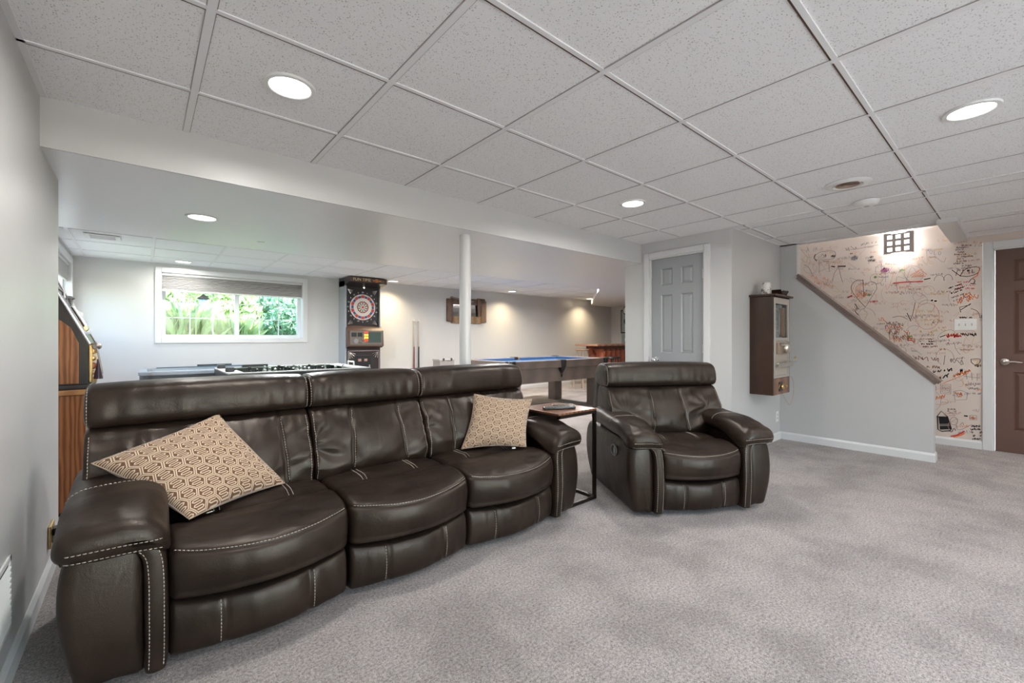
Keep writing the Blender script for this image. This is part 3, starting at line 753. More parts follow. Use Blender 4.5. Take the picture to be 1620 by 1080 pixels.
    for sgn in (-1, 1):
        xi = seats[0][0] if sgn < 0 else seats[-1][1]
        def X_(t): return xi+sgn*t           # t outwards from the seat edge
        ow = xo-abs(xi) if abs(xi) < xo else .25
        ow = abs(sgn*xo-xi)
        # body of the arm, rounded front and bulging outer side
        def dbody(G, N):
            s = G[:, :, 0]; Z = G[:, :, 2]
            G[:, :, 0] -= .018*np.sin(np.clip(Z/.45, 0, 1)*PI)*(1-sm01((s-.02)/.12))
            return G
        pr = [(X_(.050), .030), (X_(.052), .20), (X_(.050), .40), (X_(.06), .468), (X_(ow*.6), .48), (X_(ow-.035), .468), (X_(ow-.006), .42), (X_(ow+.004), .32), (X_(ow-.004), .20), (X_(ow-.028), .08), (X_(ow-.045), .030), (X_(ow*.5), .026)]
        G = sweep(pr, .010, .84, 40, .045, dbody, per=6)
        body = grid_mesh('arm_panel', G, M['leather'], R, 'y')
        # padded top
        hwp = (ow+.025)/2; cx_ = X_(hwp-.012)
        def dpad(G, N):
            s = G[:, :, 0]; X = G[:, :, 1]; Z = G[:, :, 2]
            G[:, :, 2] += -.045*(1-sm01((s+.02)/.22))+.018*sm01((s-.25)/.35)
            t = np.clip((Z-.49)/.07, 0, 1)
            w = wrinkle(s, X, 21+sgn, 16, 34); G[:, :, 2] += .005*w*t*np.exp(-((s-.02)/.10)**2)*1.6
            w = wrinkle(s, X, 24+sgn, 9, 9); G[:, :, 2] += .004*w*t
            G[:, :, 2] -= .006*np.exp(-((s-.30)/.005)**2)*t
            droop = (1-sm01((s)/.3)); inn = np.clip(-sgn*(X-cx_)/hwp, 0, 1)
            G[:, :, 2] -= .05*droop*inn**3
            return G
        pr = []
        for k in range(16):
            a = 2*PI*k/16; ca, sa_ = math.cos(a), math.sin(a)
            pr.append((cx_+hwp*abs(ca)**.62*(1 if ca >= 0 else -1), .522+(.070 if sa_ > 0 else .050)*abs(sa_)**.8*(1 if sa_ >= 0 else -1)))
        G = sweep(pr, -.035, .70, 60, .055, dpad, per=4)
        pad = grid_mesh('arm_pad', G, M['leather'], R, 'y')
        Gw = G[:, :, [1, 0, 2]]
        n = Gw.shape[1]; paths = []
        i = int(np.argmin(np.abs(G[:, 0, 0]-.31)))
        top = [Gw[i, k % n] for k in range(2, n//2-1)]; paths.append((np.array(top), np.array([0, 0, 1.])))
        bv = BVHTree.FromPolygons([v.co[:] for v in pad.data.vertices], [p.vertices[:] for p in pad.data.polygons])
        for zr in (.478, .448):
            P = []
            for t in np.linspace(0, 1, 26):
                x = X_(.012+(ow-.030)*t); h_ = bv.ray_cast(Vector((x, -1, zr-.010*(1-t)**2)), Vector((0, 1, 0)))
                if h_[0] is not None: P.append(h_[0][:])
            if len(P) > 3: paths.append((np.array(P), np.array([0, -1., 0])))
        stitches(paths, None, pad)
        # J-shaped band: under the front of the pad, then down the inner edge of the arm
        path = [(X_(ow-.005), .466), (X_(ow*.7), .478), (X_(ow*.42), .478), (X_(.075), .462), (X_(.040), .425), (X_(.028), .36), (X_(.026), .22), (X_(.026), .10), (X_(.028), .028)]
        pth = catmull(path, 6, False); m_ = len(pth)
        tan = np.gradient(pth, axis=0); tan /= np.linalg.norm(tan, axis=1)[:, None]
        nrm = np.stack([-tan[:, 1], tan[:, 0]], 1)
        sec = catmull([(-.030, .10), (-.031, .012), (-.024, -.010), (-.010, -.016), (.010, -.016), (.024, -.010), (.031, .012), (.030, .10)], 3)
        V = np.zeros((m_, len(sec), 3))
        for i in range(m_):
            k = 1 if 2 < i < m_-2 else .9
            for j, (q, y) in enumerate(sec):
                V[i, j] = (pth[i, 0]+nrm[i, 0]*q*k, y-.018*math.sin(min(1, max(0, pth[i, 1]/.45))*PI)+.002, pth[i, 1]+nrm[i, 1]*q*k)
        band = grid_mesh('front_band', V, M['leather'], R)
        pp = []
        for off in (-.019, .019):
            P = np.stack([pth[:, 0]+nrm[:, 0]*off, -.013-.018*np.sin(np.clip(pth[:, 1]/.45, 0, 1)*PI)+.002, pth[:, 1]+nrm[:, 1]*off], 1)
            pp.append((P[1:-1], np.array([0, -1., 0])))
        stitches(pp, None, band)
    if hatch:
        x = -xo+.0
        hm = Matrix.Translation((x-.001, .235, .375))
        h_ = MB().box((-.002, -.045, -.03), (.006, .045, .035), hm).build('lever_recess', M['black'], R)
        MB().tube([Vector((x-.006, .235+.045*math.cos(t), .377+.034*math.sin(t))) for t in np.linspace(0, 2*PI, 24, endpoint=False)], .005, 8, True).build('lever_ring', mat('lever_grey', (.16, .16, .16), .4), R, sm=True)
        MB().cbox((x-.010, .215, .355), (x-.002, .235, .40), .003).build('recline_lever', mat('lever_grey2', (.2, .2, .2), .35), R)
    return R
SOFA = seating('reclining_sofa', 'three-seat espresso leather reclining sofa with contrast stitching and two patterned pillows on it', 'sofa', (.985, 1.875, 0), 0,
        [(-.925, -.308), (-.308, .312), (.312, .945)], [(-1.165, -.333), (-.331, .302), (.304, 1.135)], 1.185)
REC = seating('leather_recliner', 'single espresso leather recliner armchair facing the camera beside the side table', 'armchair', (2.745, 1.335, 0), math.radians(-31),
        [(-.28, .28)], [(-.45, .45)], .50, hatch=True)

# ------------------------------------------------------------------ patterned throw pillows
def pillow(label, corners, sgn=1, n=421, thick=.075, seed=1, group=None):
    """corners: bl, br, tr, tl in world space (front view)"""
    C = [Vector(c) for c in corners]; cen = sum(C, Vector())/4
    root = thing('throw_pillow', label, 'pillow', cen, group=group)
    bl, br, tr, tl = [np.array(c-cen) for c in C]
    u = np.linspace(0, 1, n); U, V = np.meshgrid(u, u, indexing='ij')
    # concave edges
    ce = .045
    Up = U+ce*np.sin(PI*V)*(.5-U)*2*np.abs(2*U-1)**2*1.0
    Vp = V+ce*np.sin(PI*U)*(.5-V)*2*np.abs(2*V-1)**2
    P = ((1-Up)*(1-Vp))[..., None]*bl+(Up*(1-Vp))[..., None]*br+(Up*Vp)[..., None]*tr+((1-Up)*Vp)[..., None]*tl
    nr = np.cross(br-bl, tl-bl); nr /= np.linalg.norm(nr)
    w = (np.clip(4*U*(1-U), 0, 1)*np.clip(4*V*(1-V), 0, 1))**.42
    ns_ = np.array([noise.noise(Vector((a*3, b*3, seed))) for a in np.linspace(0, 1, 40) for b in np.linspace(0, 1, 40)]).reshape(40, 40)
    ix = np.minimum((U*38.99).astype(int), 38); iy = np.minimum((V*38.99).astype(int), 38); fx = U*38.99-ix; fy = V*38.99-iy
    ns = ns_[ix, iy]*(1-fx)*(1-fy)+ns_[ix+1, iy]*fx*(1-fy)+ns_[ix, iy+1]*(1-fx)*fy+ns_[ix+1, iy+1]*fx*fy
    # creases running in from the edge next to the corners
    cr = 0
    for (cu, cv) in ((0, 0), (1, 0), (0, 1), (1, 1)):
        d = np.hypot(U-cu, V-cv); a = np.arctan2(np.abs(V-cv), np.abs(U-cu)); cr = cr+np.cos(a*14+seed)*np.exp(-((d-.16)/.09)**2)
    edge = np.minimum(V, 1-V); cr = cr*.35+.5*np.sin(U*34+seed)*np.exp(-(edge/.07)**2)*(V < .5)
    front = P+nr*(thick*w+.012*ns*w+.005*cr*w)[..., None]
    back = P-nr*(thick*.8*w)[..., None]
    # pattern, per vertex
    s = .078; uu = U/s; vv = V/s
    def hexd(x, y):
        # flat-top hexagons, circumradius 1
        q = np.round(x/1.5); best = None
        for dq in (-1, 0, 1):
            qq = q+dq; yo = np.where(np.abs(qq) % 2 == 1, .866, 0); rr = np.round((y-yo)/1.732)
            lx = x-qq*1.5; ly = y-yo-rr*1.732
            d = np.maximum(np.abs(ly), np.abs(lx)*.866+np.abs(ly)*.5)
            if best is None: best = [d, lx, ly]
            else:
                m = d < best[0]; best = [np.where(m, a, b) for a, b in zip((d, lx, ly), best)]
        return best
    d, lx, ly = hexd(uu, vv)
    S = [(.36, .54), (-.26, .54), (-.44, .41), (-.30, .27), (.36, .27), (.54, .135), (.40, 0), (-.40, 0), (-.54, -.135), (-.36, -.27), (.30, -.27), (.44, -.41), (.26, -.54), (-.36, -.54)]
    ds = np.full_like(lx, 9.)
    for (x0, y0), (x1, y1) in zip(S[:-1], S[1:]):
        vx, vy = x1-x0, y1-y0; t = np.clip(((lx-x0)*vx+(ly-y0)*vy)/(vx*vx+vy*vy), 0, 1)
        ds = np.minimum(ds, np.hypot(lx-x0-t*vx, ly-y0-t*vy))
    ring = np.abs(d-.775)
    line = 1-sm01((np.minimum(ds, ring)-.024)/.05)
    c0 = np.array([.12, .060, .034]); c1 = np.array([.60, .47, .34])
    col = c0+(c1-c0)*line[..., None]
    def cloth(name, Pp, colr, flip):
        nn = Pp.shape[0]
        me = bpy.data.meshes.new(name); idx = np.arange(nn*nn).reshape(nn, nn)
        q = np.stack([idx[:-1, :-1], idx[1:, :-1], idx[1:, 1:], idx[:-1, 1:]], -1).reshape(-1, 4)
        if flip: q = q[:, ::-1]
        me.vertices.add(nn*nn); me.vertices.foreach_set('co', Pp.reshape(-1).astype(np.float32))
        me.loops.add(q.size); me.loops.foreach_set('vertex_index', q.reshape(-1).astype(np.int32))
        me.polygons.add(len(q)); me.polygons.foreach_set('loop_start', np.arange(0, q.size, 4, dtype=np.int32)); me.polygons.foreach_set('loop_total', np.full(len(q), 4, np.int32))
        me.update(calc_edges=True)
        at = me.color_attributes.new('weave', 'FLOAT_COLOR', 'POINT')
        at.data.foreach_set('color', np.concatenate([colr.reshape(-1, 3), np.ones((nn*nn, 1))], 1).reshape(-1).astype(np.float32))
        me.materials.append(M['pillow']); o = bpy.data.objects.new(name, me); COL.objects.link(o); o.parent = root; smooth(o); return o
    cloth('cover_front', front, col, False)
    k = n//60; cloth('cover_back', back[::k, ::k], np.tile(np.array([.36, .28, .22]), (back[::k, ::k].shape[0]**2, 1)), True)
    b2 = [P[i, 0] for i in range(0, n, 6)]+[P[-1, j] for j in range(0, n, 6)]+[P[i, -1] for i in range(n-1, 0, -6)]+[P[0, j] for j in range(n-1, 0, -6)]
    MB().tube(b2, .0028, 6, True).build('edge_seam', mat('seam_tan', (.32, .24, .18), .8), root, sm=True)
    t0 = bl+(br-bl)*(.15 if seed == 1 else .78)
    e = (br-bl)/np.linalg.norm(br-bl)
    mb = MB(); p = t0-nr*.002; dn = np.array([0, 0, -1.])*.5+nr*.6
    mb.v = [tuple(p), tuple(p+e*.022), tuple(p+e*.022+dn*.028), tuple(p+dn*.028)]; mb.v += [tuple(np.array(x)-nr*.001) for x in mb.v]
    mb.f = [(0, 1, 2, 3), (7, 6, 5, 4), (0, 4, 5, 1), (1, 5, 6, 2), (2, 6, 7, 3), (3, 7, 4, 0)]
    mb.build('care_tag', mat('tag_white', (.8, .8, .78), .7), root)
    return root
m = M['pillow'] = mat('woven_pillow_fabric', (.4, .3, .2), .85, spec=.2)
at_ = nd(m, 'ShaderNodeAttribute'); at_.attribute_name = 'weave'; lk(m, at_.outputs['Color'], B(m).inputs['Base Color'])
lk(m, bump(m, noi(m, obco(m), 900, 2), .3, .001), B(m).inputs['Normal']); B(m).inputs['Sheen Weight'].default_value = .3
pillow('tan and cream geometric pillow tipped on its corner at left end of sofa', [(.132, 2.035, .450), (.508, 2.255, .450), (.262, 2.385, .785), (-.150, 2.295, .655)], seed=1)
pillow('smaller tan and cream geometric pillow propped on the right end of the sofa', [(1.49, 2.235, .452), (1.83, 2.02, .452), (2.02, 2.17, .715), (1.665, 2.345, .765)], seed=2, thick=.065)

# ------------------------------------------------------------------ C-shaped side table and remotes
t_ = thing('side_table', 'small C-shaped side table, walnut top on a thin black metal frame, between sofa and recliner', 'side table', (2.25, 2.15, 0), 0)
zt = .638; hx, hy_ = .195, .195
MB().cbox((-hx, -hy_, zt-.012), (hx, hy_, zt), .002).build('table_top', M['walnut'], t_)
fr_ = M['bronze']; q = .011
def bar(a, b, mb): 
    a = Vector(a); b = Vector(b); d = b-a
    lo = [min(a[i], b[i])-q for i in range(3)]; hi = [max(a[i], b[i])+q for i in range(3)]; return mb.cbox(lo, hi, .002)
for s in (-1, 1): bar((hx-q, s*(hy_-q), q), (hx-q, s*(hy_-q), zt-.025), MB()).build('post', fr_, t_)
mb = MB()
for z in (q, zt-.024):
    x0 = -hx+q
    bar((x0, -hy_+q, z), (hx-q, -hy_+q, z), mb); bar((x0, hy_-q, z), (hx-q, hy_-q, z), mb); bar((hx-q, -hy_+q, z), (hx-q, hy_-q, z), mb); 
    if z > .1: bar((x0, -hy_+q, z), (x0, hy_-q, z), mb)
    if z < .1: mb.build('base_frame', fr_, t_); mb = MB()
mb.build('top_frame', fr_, t_)
def remote(label, x, y, rz, L, w, mt, bmt):
    r = thing('remote_control', label, 'remote control', (x, y, zt), rz)
    MB().cbox((-L/2, -w/2, .001), (L/2, w/2, .019), .007).build('body', mt, r, sm=True)
    for k in range(8):
        for j in (-1, 0, 1): MB().cbox((-L/2+.02+k*L*.1, j*w*.27-.004, .018), (-L/2+.02+k*L*.1+.008, j*w*.27+.004, .0215), .001).build('button', bmt, r)
    return r
gb = mat('remote_buttons', (.25, .25, .25), .5)
remote('long black remote control lying at the front of the side table', 2.215, 2.10, math.radians(-28), .23, .052, M['black'], gb)
remote('shorter brass-brown remote control behind the black one on the side table', 2.31, 2.15, math.radians(-38), .16, .045, mat('remote_brown', (.16, .10, .05), .35), gb)

# ------------------------------------------------------------------ antique coin-operated wall cabinet
cx0, cx1, cy0, cy1, cz0, cz1 = 4.655, 5.11, 1.571, 1.785, .575, 1.565
wc = thing('antique_wall_cabinet', 'tall narrow antique brown cabinet with pale metal front hung on the grey wall', 'cabinet', ((cx0+cx1)/2, cy1, cz0))
ox, oy = -(cx1-cx0)/2, -(cy1-cy0)
w_, d_, h_ = cx1-cx0, cy1-cy0, cz1-cz0
MB().cbox((ox, oy, 0), (ox+.02, 0, h_-.02), .003).build('side_panel', M['darkwood'], wc)
MB().cbox((-ox-.02, oy, 0), (-ox, 0, h_-.02), .003).build('side_panel', M['darkwood'], wc)
MB().box((ox+.02, -.01, 0), (-ox-.02, 0, h_-.02)).box((ox+.02, oy+.004, .0), (-ox-.02, -.01, .02)).build('back_panel', M['darkwood'], wc)
MB().cbox((ox-.025, oy-.03, h_-.02), (-ox+.025, 0, h_), .005).build('top_board', M['darkwood'], wc)
fm = mat('worn_cream_metal', (.46, .42, .38), .4, .3)
fy = oy
MB().cbox((ox+.02, fy-.004, .165), (-ox-.02, fy+.012, .19), .003).cbox((ox+.02, fy-.004, .19), (ox+.06, fy+.012, h_-.03), .003).cbox((-ox-.06, fy-.004, .19), (-ox-.02, fy+.012, h_-.03), .003).cbox((ox+.06, fy-.004, h_-.09), (-ox-.06, fy+.012, h_-.03), .003).cbox((ox+.06, fy-.004, .53), (-ox-.06, fy+.012, .565), .003).build('front_frame', fm, wc)
MB().cbox((ox+.06, fy+.001, .19), (-ox-.06, fy+.012, .53), .003).build('lower_plate', mat('worn_plate', (.50, .44, .38), .35, .4), wc)
MB().cbox((ox+.02, fy-.002, 0), (-ox-.02, fy+.012, .162), .003).build('base_board', wood('cabinet_brown_base', (.14, .07, .045), (.24, .13, .085), (.3, 1, 1), .4, 5, 3), wc)
bp = mat('pale_blue_backing', (.22, .25, .27), .6)
MB().box((ox+.06, fy+.05, .565), (-ox-.06, fy+.055, h_-.09)).build('playfield', bp, wc)
arch = [(.10*math.cos(t)-.035, .80+.055*math.sin(t)) for t in np.linspace(0, PI, 14)]
MB().tube([(-.135, fy+.045, .60)]+[(p[0], fy+.045, p[1]) for p in arch[::-1]]+[(.065, fy+.045, .60)], .007, 8).build('ball_track', M['nickel'], wc, sm=True)
for z in (.64, .69, .74): MB().tube([(-.12, fy+.045, z), (.05, fy+.045, z-.01)], .004, 6).build('ball_rail', M['nickel'], wc, sm=True)
MB().cbox((.085, fy+.015, .575), (.115, fy+.05, .87), .003).cbox((.14, fy+.015, .575), (.155, fy+.05, .87), .002).build('coin_chute', mat('copper_strip', (.40, .19, .11), .35, .6), wc)
MB().box((ox+.06, fy+.004, .565), (-ox-.06, fy+.007, h_-.09)).build('glass_pane', M['glass'], wc)
MB().cbox((-.15, fy-.03, .405), (.15, fy, .515), .006).build('coin_box', mat('coin_box_metal', (.40, .31, .24), .35, .6), wc)
MB().lathe([(0, -.055), (.045, -.052), (.055, -.035), (.05, -.02), (0, -.018)], (.02, fy-.012, .462), 20, 'y').build('coin_dial', M['nickel'], wc, sm=True)
MB().tube([(-.13, fy-.05, .495), (-.05, fy-.06, .50), (.05, fy-.06, .495), (.10, fy-.045, .48)], .012, 8).build('grip', M['nickel'], wc, sm=True)
MB().cbox((-.19, fy-.045, .275), (.20, fy, .315), .006).build('payout_tray', M['nickel'], wc)
MB().tube([(-.05, fy-.055, .33), (.02, fy-.07, .345), (.10, fy-.065, .335), (.20, fy-.06, .33), (.245, fy-.05, .315)], .007, 8).build('crank', M['nickel'], wc, sm=True)
MB().lathe([(0, -.02), (.012, -.018), (.014, -.008), (.008, 0)], (.215, fy-.05, .36), 14, 'y').build('crank_knob', M['brass'], wc, sm=True)
MB().cbox((-.08, fy-.01, .03), (-.0, fy, .125), .004).build('lock_plate', M['black'], wc)
MB().lathe([(0, -.03), (.022, -.027), (.026, -.016), (.02, -.006), (0, -.004)], (-.04, fy-.006, .078), 18, 'y').build('lock_dial', M['brass'], wc, sm=True)
MB().lathe([(0, -.035), (.014, -.032), (.017, -.02), (.008, -.012), (.006, 0)], (.06, fy, .078), 16, 'y').build('pull_knob', M['brass'], wc, sm=True)
MB().tube([(-.09+.012*k, fy-.012, .10+.0*k) for k in range(2)]+[(-.12, fy-.012, .06)], .004, 6).build('latch', M['brass'], wc, sm=True)
MB().tube([(.19+.0, fy-.005, .165)]+[(.19+.125*math.sin(t)-.05*(t/PI), fy-.02, .02+.145*math.cos(t)) for t in np.linspace(.25, PI*.98, 16)]+[(.02, fy-.0, .0)], .0022, 6).build('cord', mat('cord_tan', (.42, .30, .22), .6), wc, sm=True)
zc = cz1
mug = thing('candle_jar', 'white marbled candle jar on top of the antique cabinet', 'candle', (4.735, 1.66, zc))
mm_ = mat('marbled_white', (.62, .60, .57), .35); cc = ramp(mm_, noi(mm_, obco(mm_), 22, 5, .7), [(.42, (.16, .12, .10)), (.47, (.62, .60, .57))]); lk(mm_, cc, B(mm_).inputs['Base Color'])
MB().lathe([(0, 0), (.043, 0), (.045, .004), (.045, .118), (.041, .12), (.040, .10), (0, .10)], n=30).build('glass_jar', mm_, mug, sm=True)
MB().lathe([(0, .099), (.039, .1), (.039, .106), (0, .107)], n=24).build('wax', mat('wax_white', (.7, .69, .66), .6), mug)
bw = thing('dark_wooden_tray', 'small dark tray with flared sides on top of the antique cabinet, right of the jar', 'tray', (5.00, 1.665, zc))
tp = MB()
for s in (-1, 1): tp.prism([(s*.06, .004), (s*.105, .058), (s*.098, .062), (s*.055, .012)], -.085, .085, 'y')
for s in (-1, 1): tp.prism([(s*.07, .004), (s*.10, .05), (s*.094, .053), (s*.064, .012)], -.08, .08, 'x')
tp.cbox((-.06, -.07, 0), (.06, .07, .012), .002).build('tray_body', M['darkwood'], bw)

# ------------------------------------------------------------------ pool table
pt = thing('pool_table', 'taupe wooden pool table with blue cloth and leather pockets in the games room', 'pool table', (4.98, 5.24, 0))
PX, PY = 1.10, .62   # half outer size at the rail
TZ = .80
def tb(a, b, c=.004): return MB().cbox(a, b, c)
# cabinet
for s in (-1, 1):
    tb((-PX+.09, s*(PY-.075)-.015, .47), (PX-.09, s*(PY-.075)+.015, TZ-.10)).build('side_apron', M['taupe'], pt)
    tb((s*(PX-.095)-.015, -PY+.09, .47), (s*(PX-.095)+.015, PY-.09, TZ-.10)).build('end_apron', M['taupe'], pt)
for sx in (-1, 1):
    for sy in (-1, 1):
        lx, ly = sx*(PX-.175), sy*(PY-.155)
        tb((lx-.09, ly-.09, 0), (lx+.09, ly+.09, TZ-.10), .006).build('leg', M['taupe'], pt)
MB().box((-PX+.1, -PY+.1, TZ-.06), (PX-.1, PY-.1, TZ-.045)).build('bed_cloth', M['cloth_blue'], pt)
# rails with gaps for pockets
g = .075
def rail(x0, x1, sy): 
    y0, y1 = (PY-.12, PY) if sy > 0 else (-PY, -PY+.12)
    tb((x0, y0, TZ-.115), (x1, y1, TZ), .012).build('rail', M['taupe'], pt)
    yy = (PY-.155, PY-.118) if sy > 0 else (-PY+.118, -PY+.155)
    tb((x0+.03, yy[0], TZ-.05), (x1-.03, yy[1], TZ-.005), .01).build('cushion', M['cloth_blue'], pt)
for sy in (-1, 1):
    rail(-PX+g+.02, -.045, sy); rail(.045, PX-g-.02, sy)
for sx in (-1, 1):
    x0, x1 = (PX-.12, PX) if sx > 0 else (-PX, -PX+.12)
    tb((x0, -PY+g+.02, TZ-.115), (x1, PY-g-.02, TZ), .012).build('rail', M['taupe'], pt)
    xx = (PX-.155, PX-.118) if sx > 0 else (-PX+.118, -PX+.155)
    tb((xx[0], -PY+.13, TZ-.05), (xx[1], PY-.13, TZ-.005), .01).build('cushion', M['cloth_blue'], pt)
lea = mat('pocket_leather', (.012, .010, .010), .4)
for sx in (-1, 0, 1):
    for sy in (-1, 1):
        x, y = sx*(PX-.055), sy*(PY-.045)
        pk = MB().lathe([(.062, .008), (.074, .004), (.078, -.03), (.070, -.10), (.045, -.165), (.02, -.20), (.0, -.205), (.0, -.19), (.035, -.15), (.058, -.09), (.062, -.02)], (x, y, TZ), 20).build('pocket', lea, pt, sm=True)
        ang = math.atan2(y, x) if sx else sy*PI/2
        ox_, oy_ = math.cos(ang), math.sin(ang)
        MB().cbox((x+ox_*.055-.018, y+oy_*.055-.018, TZ-.085), (x+ox_*.055+.018, y+oy_*.055+.018, TZ+.004), .006).build('pocket_cap', M['chrome'] if sx else lea, pk)
        for k in range(4): MB().tube([(x+.02*math.cos(k*1.6), y+.02*math.sin(k*1.6), TZ-.19), (x+.008*math.cos(k), y+.008*math.sin(k), TZ-.27)], .004, 5).build('tassel', lea, pk)
for s in (-1, 1):
    for k in (-.7, -.35, .35, .7): MB().lathe([(0, .001), (.006, .001), (.006, -.002), (0, -.002)], (k*PX, s*(PY-.06), TZ), 8).build('rail_sight', M['white'], pt)
# ball rack box on the far rail seen above the sofa
rb = thing('grey_rack_box', 'small grey box seen above the sofa just left of the white column', 'box', (4.12, 6.75, 0))
MB().cbox((-.15, -.12, .0), (.15, .12, .74), .004).build('crate_body', mat('crate_grey', (.30, .28, .27), .6), rb)
MB().cbox((-.16, -.13, .74), (.16, .13, .765), .003).build('crate_lid', mat('crate_lid_grey', (.42, .41, .40), .6), rb)
for s in (-1, 1): MB().cbox((s*.08-.02, -.135, .74), (s*.08+.02, -.12, .785), .003).build('latch', M['chrome'], rb)

# ------------------------------------------------------------------ foosball table
ft = thing('foosball_table', 'foosball table with grey rim, rods and handles standing behind the sofa', 'foosball table', (1.09, 4.50, 0))
FX, FY, FZ = .58, .43, .855
wg = mat('foos_grey', (.40, .40, .39), .4); fb = mat('foos_black', (.03, .03, .032), .4)
for s in (-1, 1):
    MB().cbox((-FX, s*(FY-.02)-.02, FZ-.28), (FX, s*(FY-.02)+.02, FZ-.012), .004).build('side_wall', fb, ft)
    MB().cbox((-FX, s*(FY-.02)-.026, FZ-.012), (FX, s*(FY-.02)+.026, FZ), .004).build('side_rim', wg, ft)
    MB().cbox((s*(FX-.02)-.02, -FY, FZ-.28), (s*(FX-.02)+.02, FY, FZ-.012), .004).build('end_wall', fb, ft)
    MB().cbox((s*(FX-.06)-.06, -FY+.04, FZ-.013), (s*(FX-.06)+.06, FY-.04, FZ-.001), .004).build('end_rim', mat('foos_white', (.6, .6, .6), .35), ft)
    for t in (-1, 1): MB().cbox((s*(FX-.07)-.05, t*(FY-.07)-.05, 0), (s*(FX-.07)+.05, t*(FY-.07)+.05, FZ-.27), .006).build('leg', fb, ft)
MB().box((-FX+.03, -FY+.03, FZ-.13), (FX-.03, FY-.03, FZ-.12)).build('playfield', mat('foos_green', (.05, .18, .08), .6), ft)
manm = [mat('foos_man_black', (.02, .02, .025), .35), mat('foos_man_chrome', (.55, .56, .58), .25, .7)]
nm = [1, 2, 3, 5, 5, 3, 2, 1]
for k in range(8):
    x = -FX+.11+k*(2*FX-.22)/7; sd = -1 if k in (0, 1, 3, 5) else 1
    rd = MB().cyl((x, -FY-.10-(.12 if sd < 0 else 0), FZ-.05), (x, FY+.10+(.12 if sd > 0 else 0), FZ-.05), .008, n=10).build('rod', M['chrome'], ft, sm=True)
    MB().cyl((x, sd*(FY+.12), FZ-.05), (x, sd*(FY+.22), FZ-.05), .016, n=12).build('handle', M['black'], rd, sm=True)
    MB().cyl((x, -sd*(FY+.0), FZ-.05), (x, -sd*(FY+.03), FZ-.05), .022, n=12).build('bumper', M['black'], rd, sm=True)
    for j in range(nm[k]):
        y = (j-(nm[k]-1)/2)*(2*FY-.2)/max(1, nm[k]) if nm[k] > 1 else 0
        MB().lathe([(0, -.065), (.010, -.062), (.014, -.03), (.016, .0), (.018, .02), (.010, .034), (.014, .045), (.013, .06), (0, .066)], (x, y, FZ-.05), 10).build('player_figure', manm[0 if sd < 0 else 1], rd, sm=True)
for k, yy in ((0, -.22), (1, .30)):
    MB().cbox((-FX+.01, yy-.03, FZ), (-FX+.07, yy+.03, FZ+.035), .006).build('score_counter', fb, ft)
MB().cbox((-FX+.22, FY-.05, FZ+.0), (-FX+.44, FY-.01, FZ+.022), .004).build('score_bar', fb, ft)
MB().tube([(FX-.04, -.10, FZ), (FX-.04, -.10, FZ+.04), (FX-.04, .06, FZ+.04), (FX-.04, .06, FZ)], .008, 8).build('ball_return_handle', M['white'], ft, sm=True)
# ------------------------------------------------------------------ air hockey table
ah = thing('air_hockey_table', 'low grey and blue air hockey table behind the left end of the sofa', 'air hockey table', (.60, 5.92, 0))
AX, AY, AZ = .64, .36, .80
def rrect(hx, hy, r, n=8):
    P = []
    for (cx, cy, a0) in ((hx-r, hy-r, 0), (-hx+r, hy-r, PI/2), (-hx+r, -hy+r, PI), (hx-r, -hy+r, 1.5*PI)):
        for k in range(n+1): a = a0+PI/2*k/n; P.append((cx+r*math.cos(a), cy+r*math.sin(a)))
    return P
MB().prism(rrect(AX-.01, AY-.01, .11), AZ-.20, AZ-.03, 'z').build('body', mat('hockey_grey', (.10, .11, .13), .35), ah)
ou, inn = rrect(AX, AY, .12), rrect(AX-.07, AY-.07, .06); n_ = len(ou); mb = MB()
v = [(x, y, AZ-.035) for x, y in ou]+[(x, y, AZ-.006) for x, y in ou]+[(x*.985, y*.985, AZ) for x, y in ou]+[(x, y, AZ) for x, y in inn]+[(x, y, AZ-.035) for x, y in inn]
mb.add(v, [(q*n_+k, q*n_+(k+1) % n_, ((q+1) % 5)*n_+(k+1) % n_, ((q+1) % 5)*n_+k) for q in range(5) for k in range(n_)]).build('rim', mat('hockey_rim', (.42, .46, .52), .25, .5), ah, sm=True)
MB().prism(inn, AZ-.045, AZ-.034, 'z').build('playing_surface', mat('hockey_white', (.6, .65, .72), .2), ah)
for s in (-1, 1):
    for t in (-1, 1): MB().cbox((s*(AX-.14)-.04, t*(AY-.10)-.04, 0), (s*(AX-.14)+.04, t*(AY-.10)+.04, AZ-.195), .006).build('leg', M['black'], ah)
MB().cbox((-.12, AY-.06, AZ), (.22, AY-.0, AZ+.028), .006).build('scoreboard', M['black'], ah)
MB().cbox((-AX+.15, AY-.09, AZ), (AX-.1, AY-.068, AZ+.010), .003).build('side_rail', mat('hockey_blue', (.05, .08, .13), .3), ah)

# ------------------------------------------------------------------ electronic dart machine
dm = thing('electronic_dart_machine', 'tall electronic dartboard arcade machine against the far wall', 'dart machine', (2.755, 7.29, 0))
grey = mat('machine_grey', (.33, .35, .38), .45); blk = mat('machine_black', (.028, .022, .022), .35)
brn = mat('machine_brown', (.10, .06, .045), .45)
w2 = .275
MB().cbox((-w2, -.30, .0), (w2, -.02, .98), .006).build('lower_cabinet', blk, dm)
MB().cbox((-w2-.03, -.285, .0), (-w2, -.0, 2.06), .004).cbox((w2, -.285, .0), (w2+.012, -.0, 2.02), .004).build('side_board', grey, dm)
MB().cbox((-w2, -.24, 1.33), (w2, -.02, 1.98), .006).build('target_housing', blk, dm)
MB().prism([(-.30, .98), (-.38, 1.01), (-.36, 1.26), (-.24, 1.34), (-.02, 1.34), (-.02, .98)], -w2-.012, w2+.03, 'x').build('console', brn, dm)
MB().cbox((-w2+.02, -.382, 1.03), (w2, -.366, 1.255), .004).build('console_face', mat('console_face', (.17, .14, .12), .4), dm)
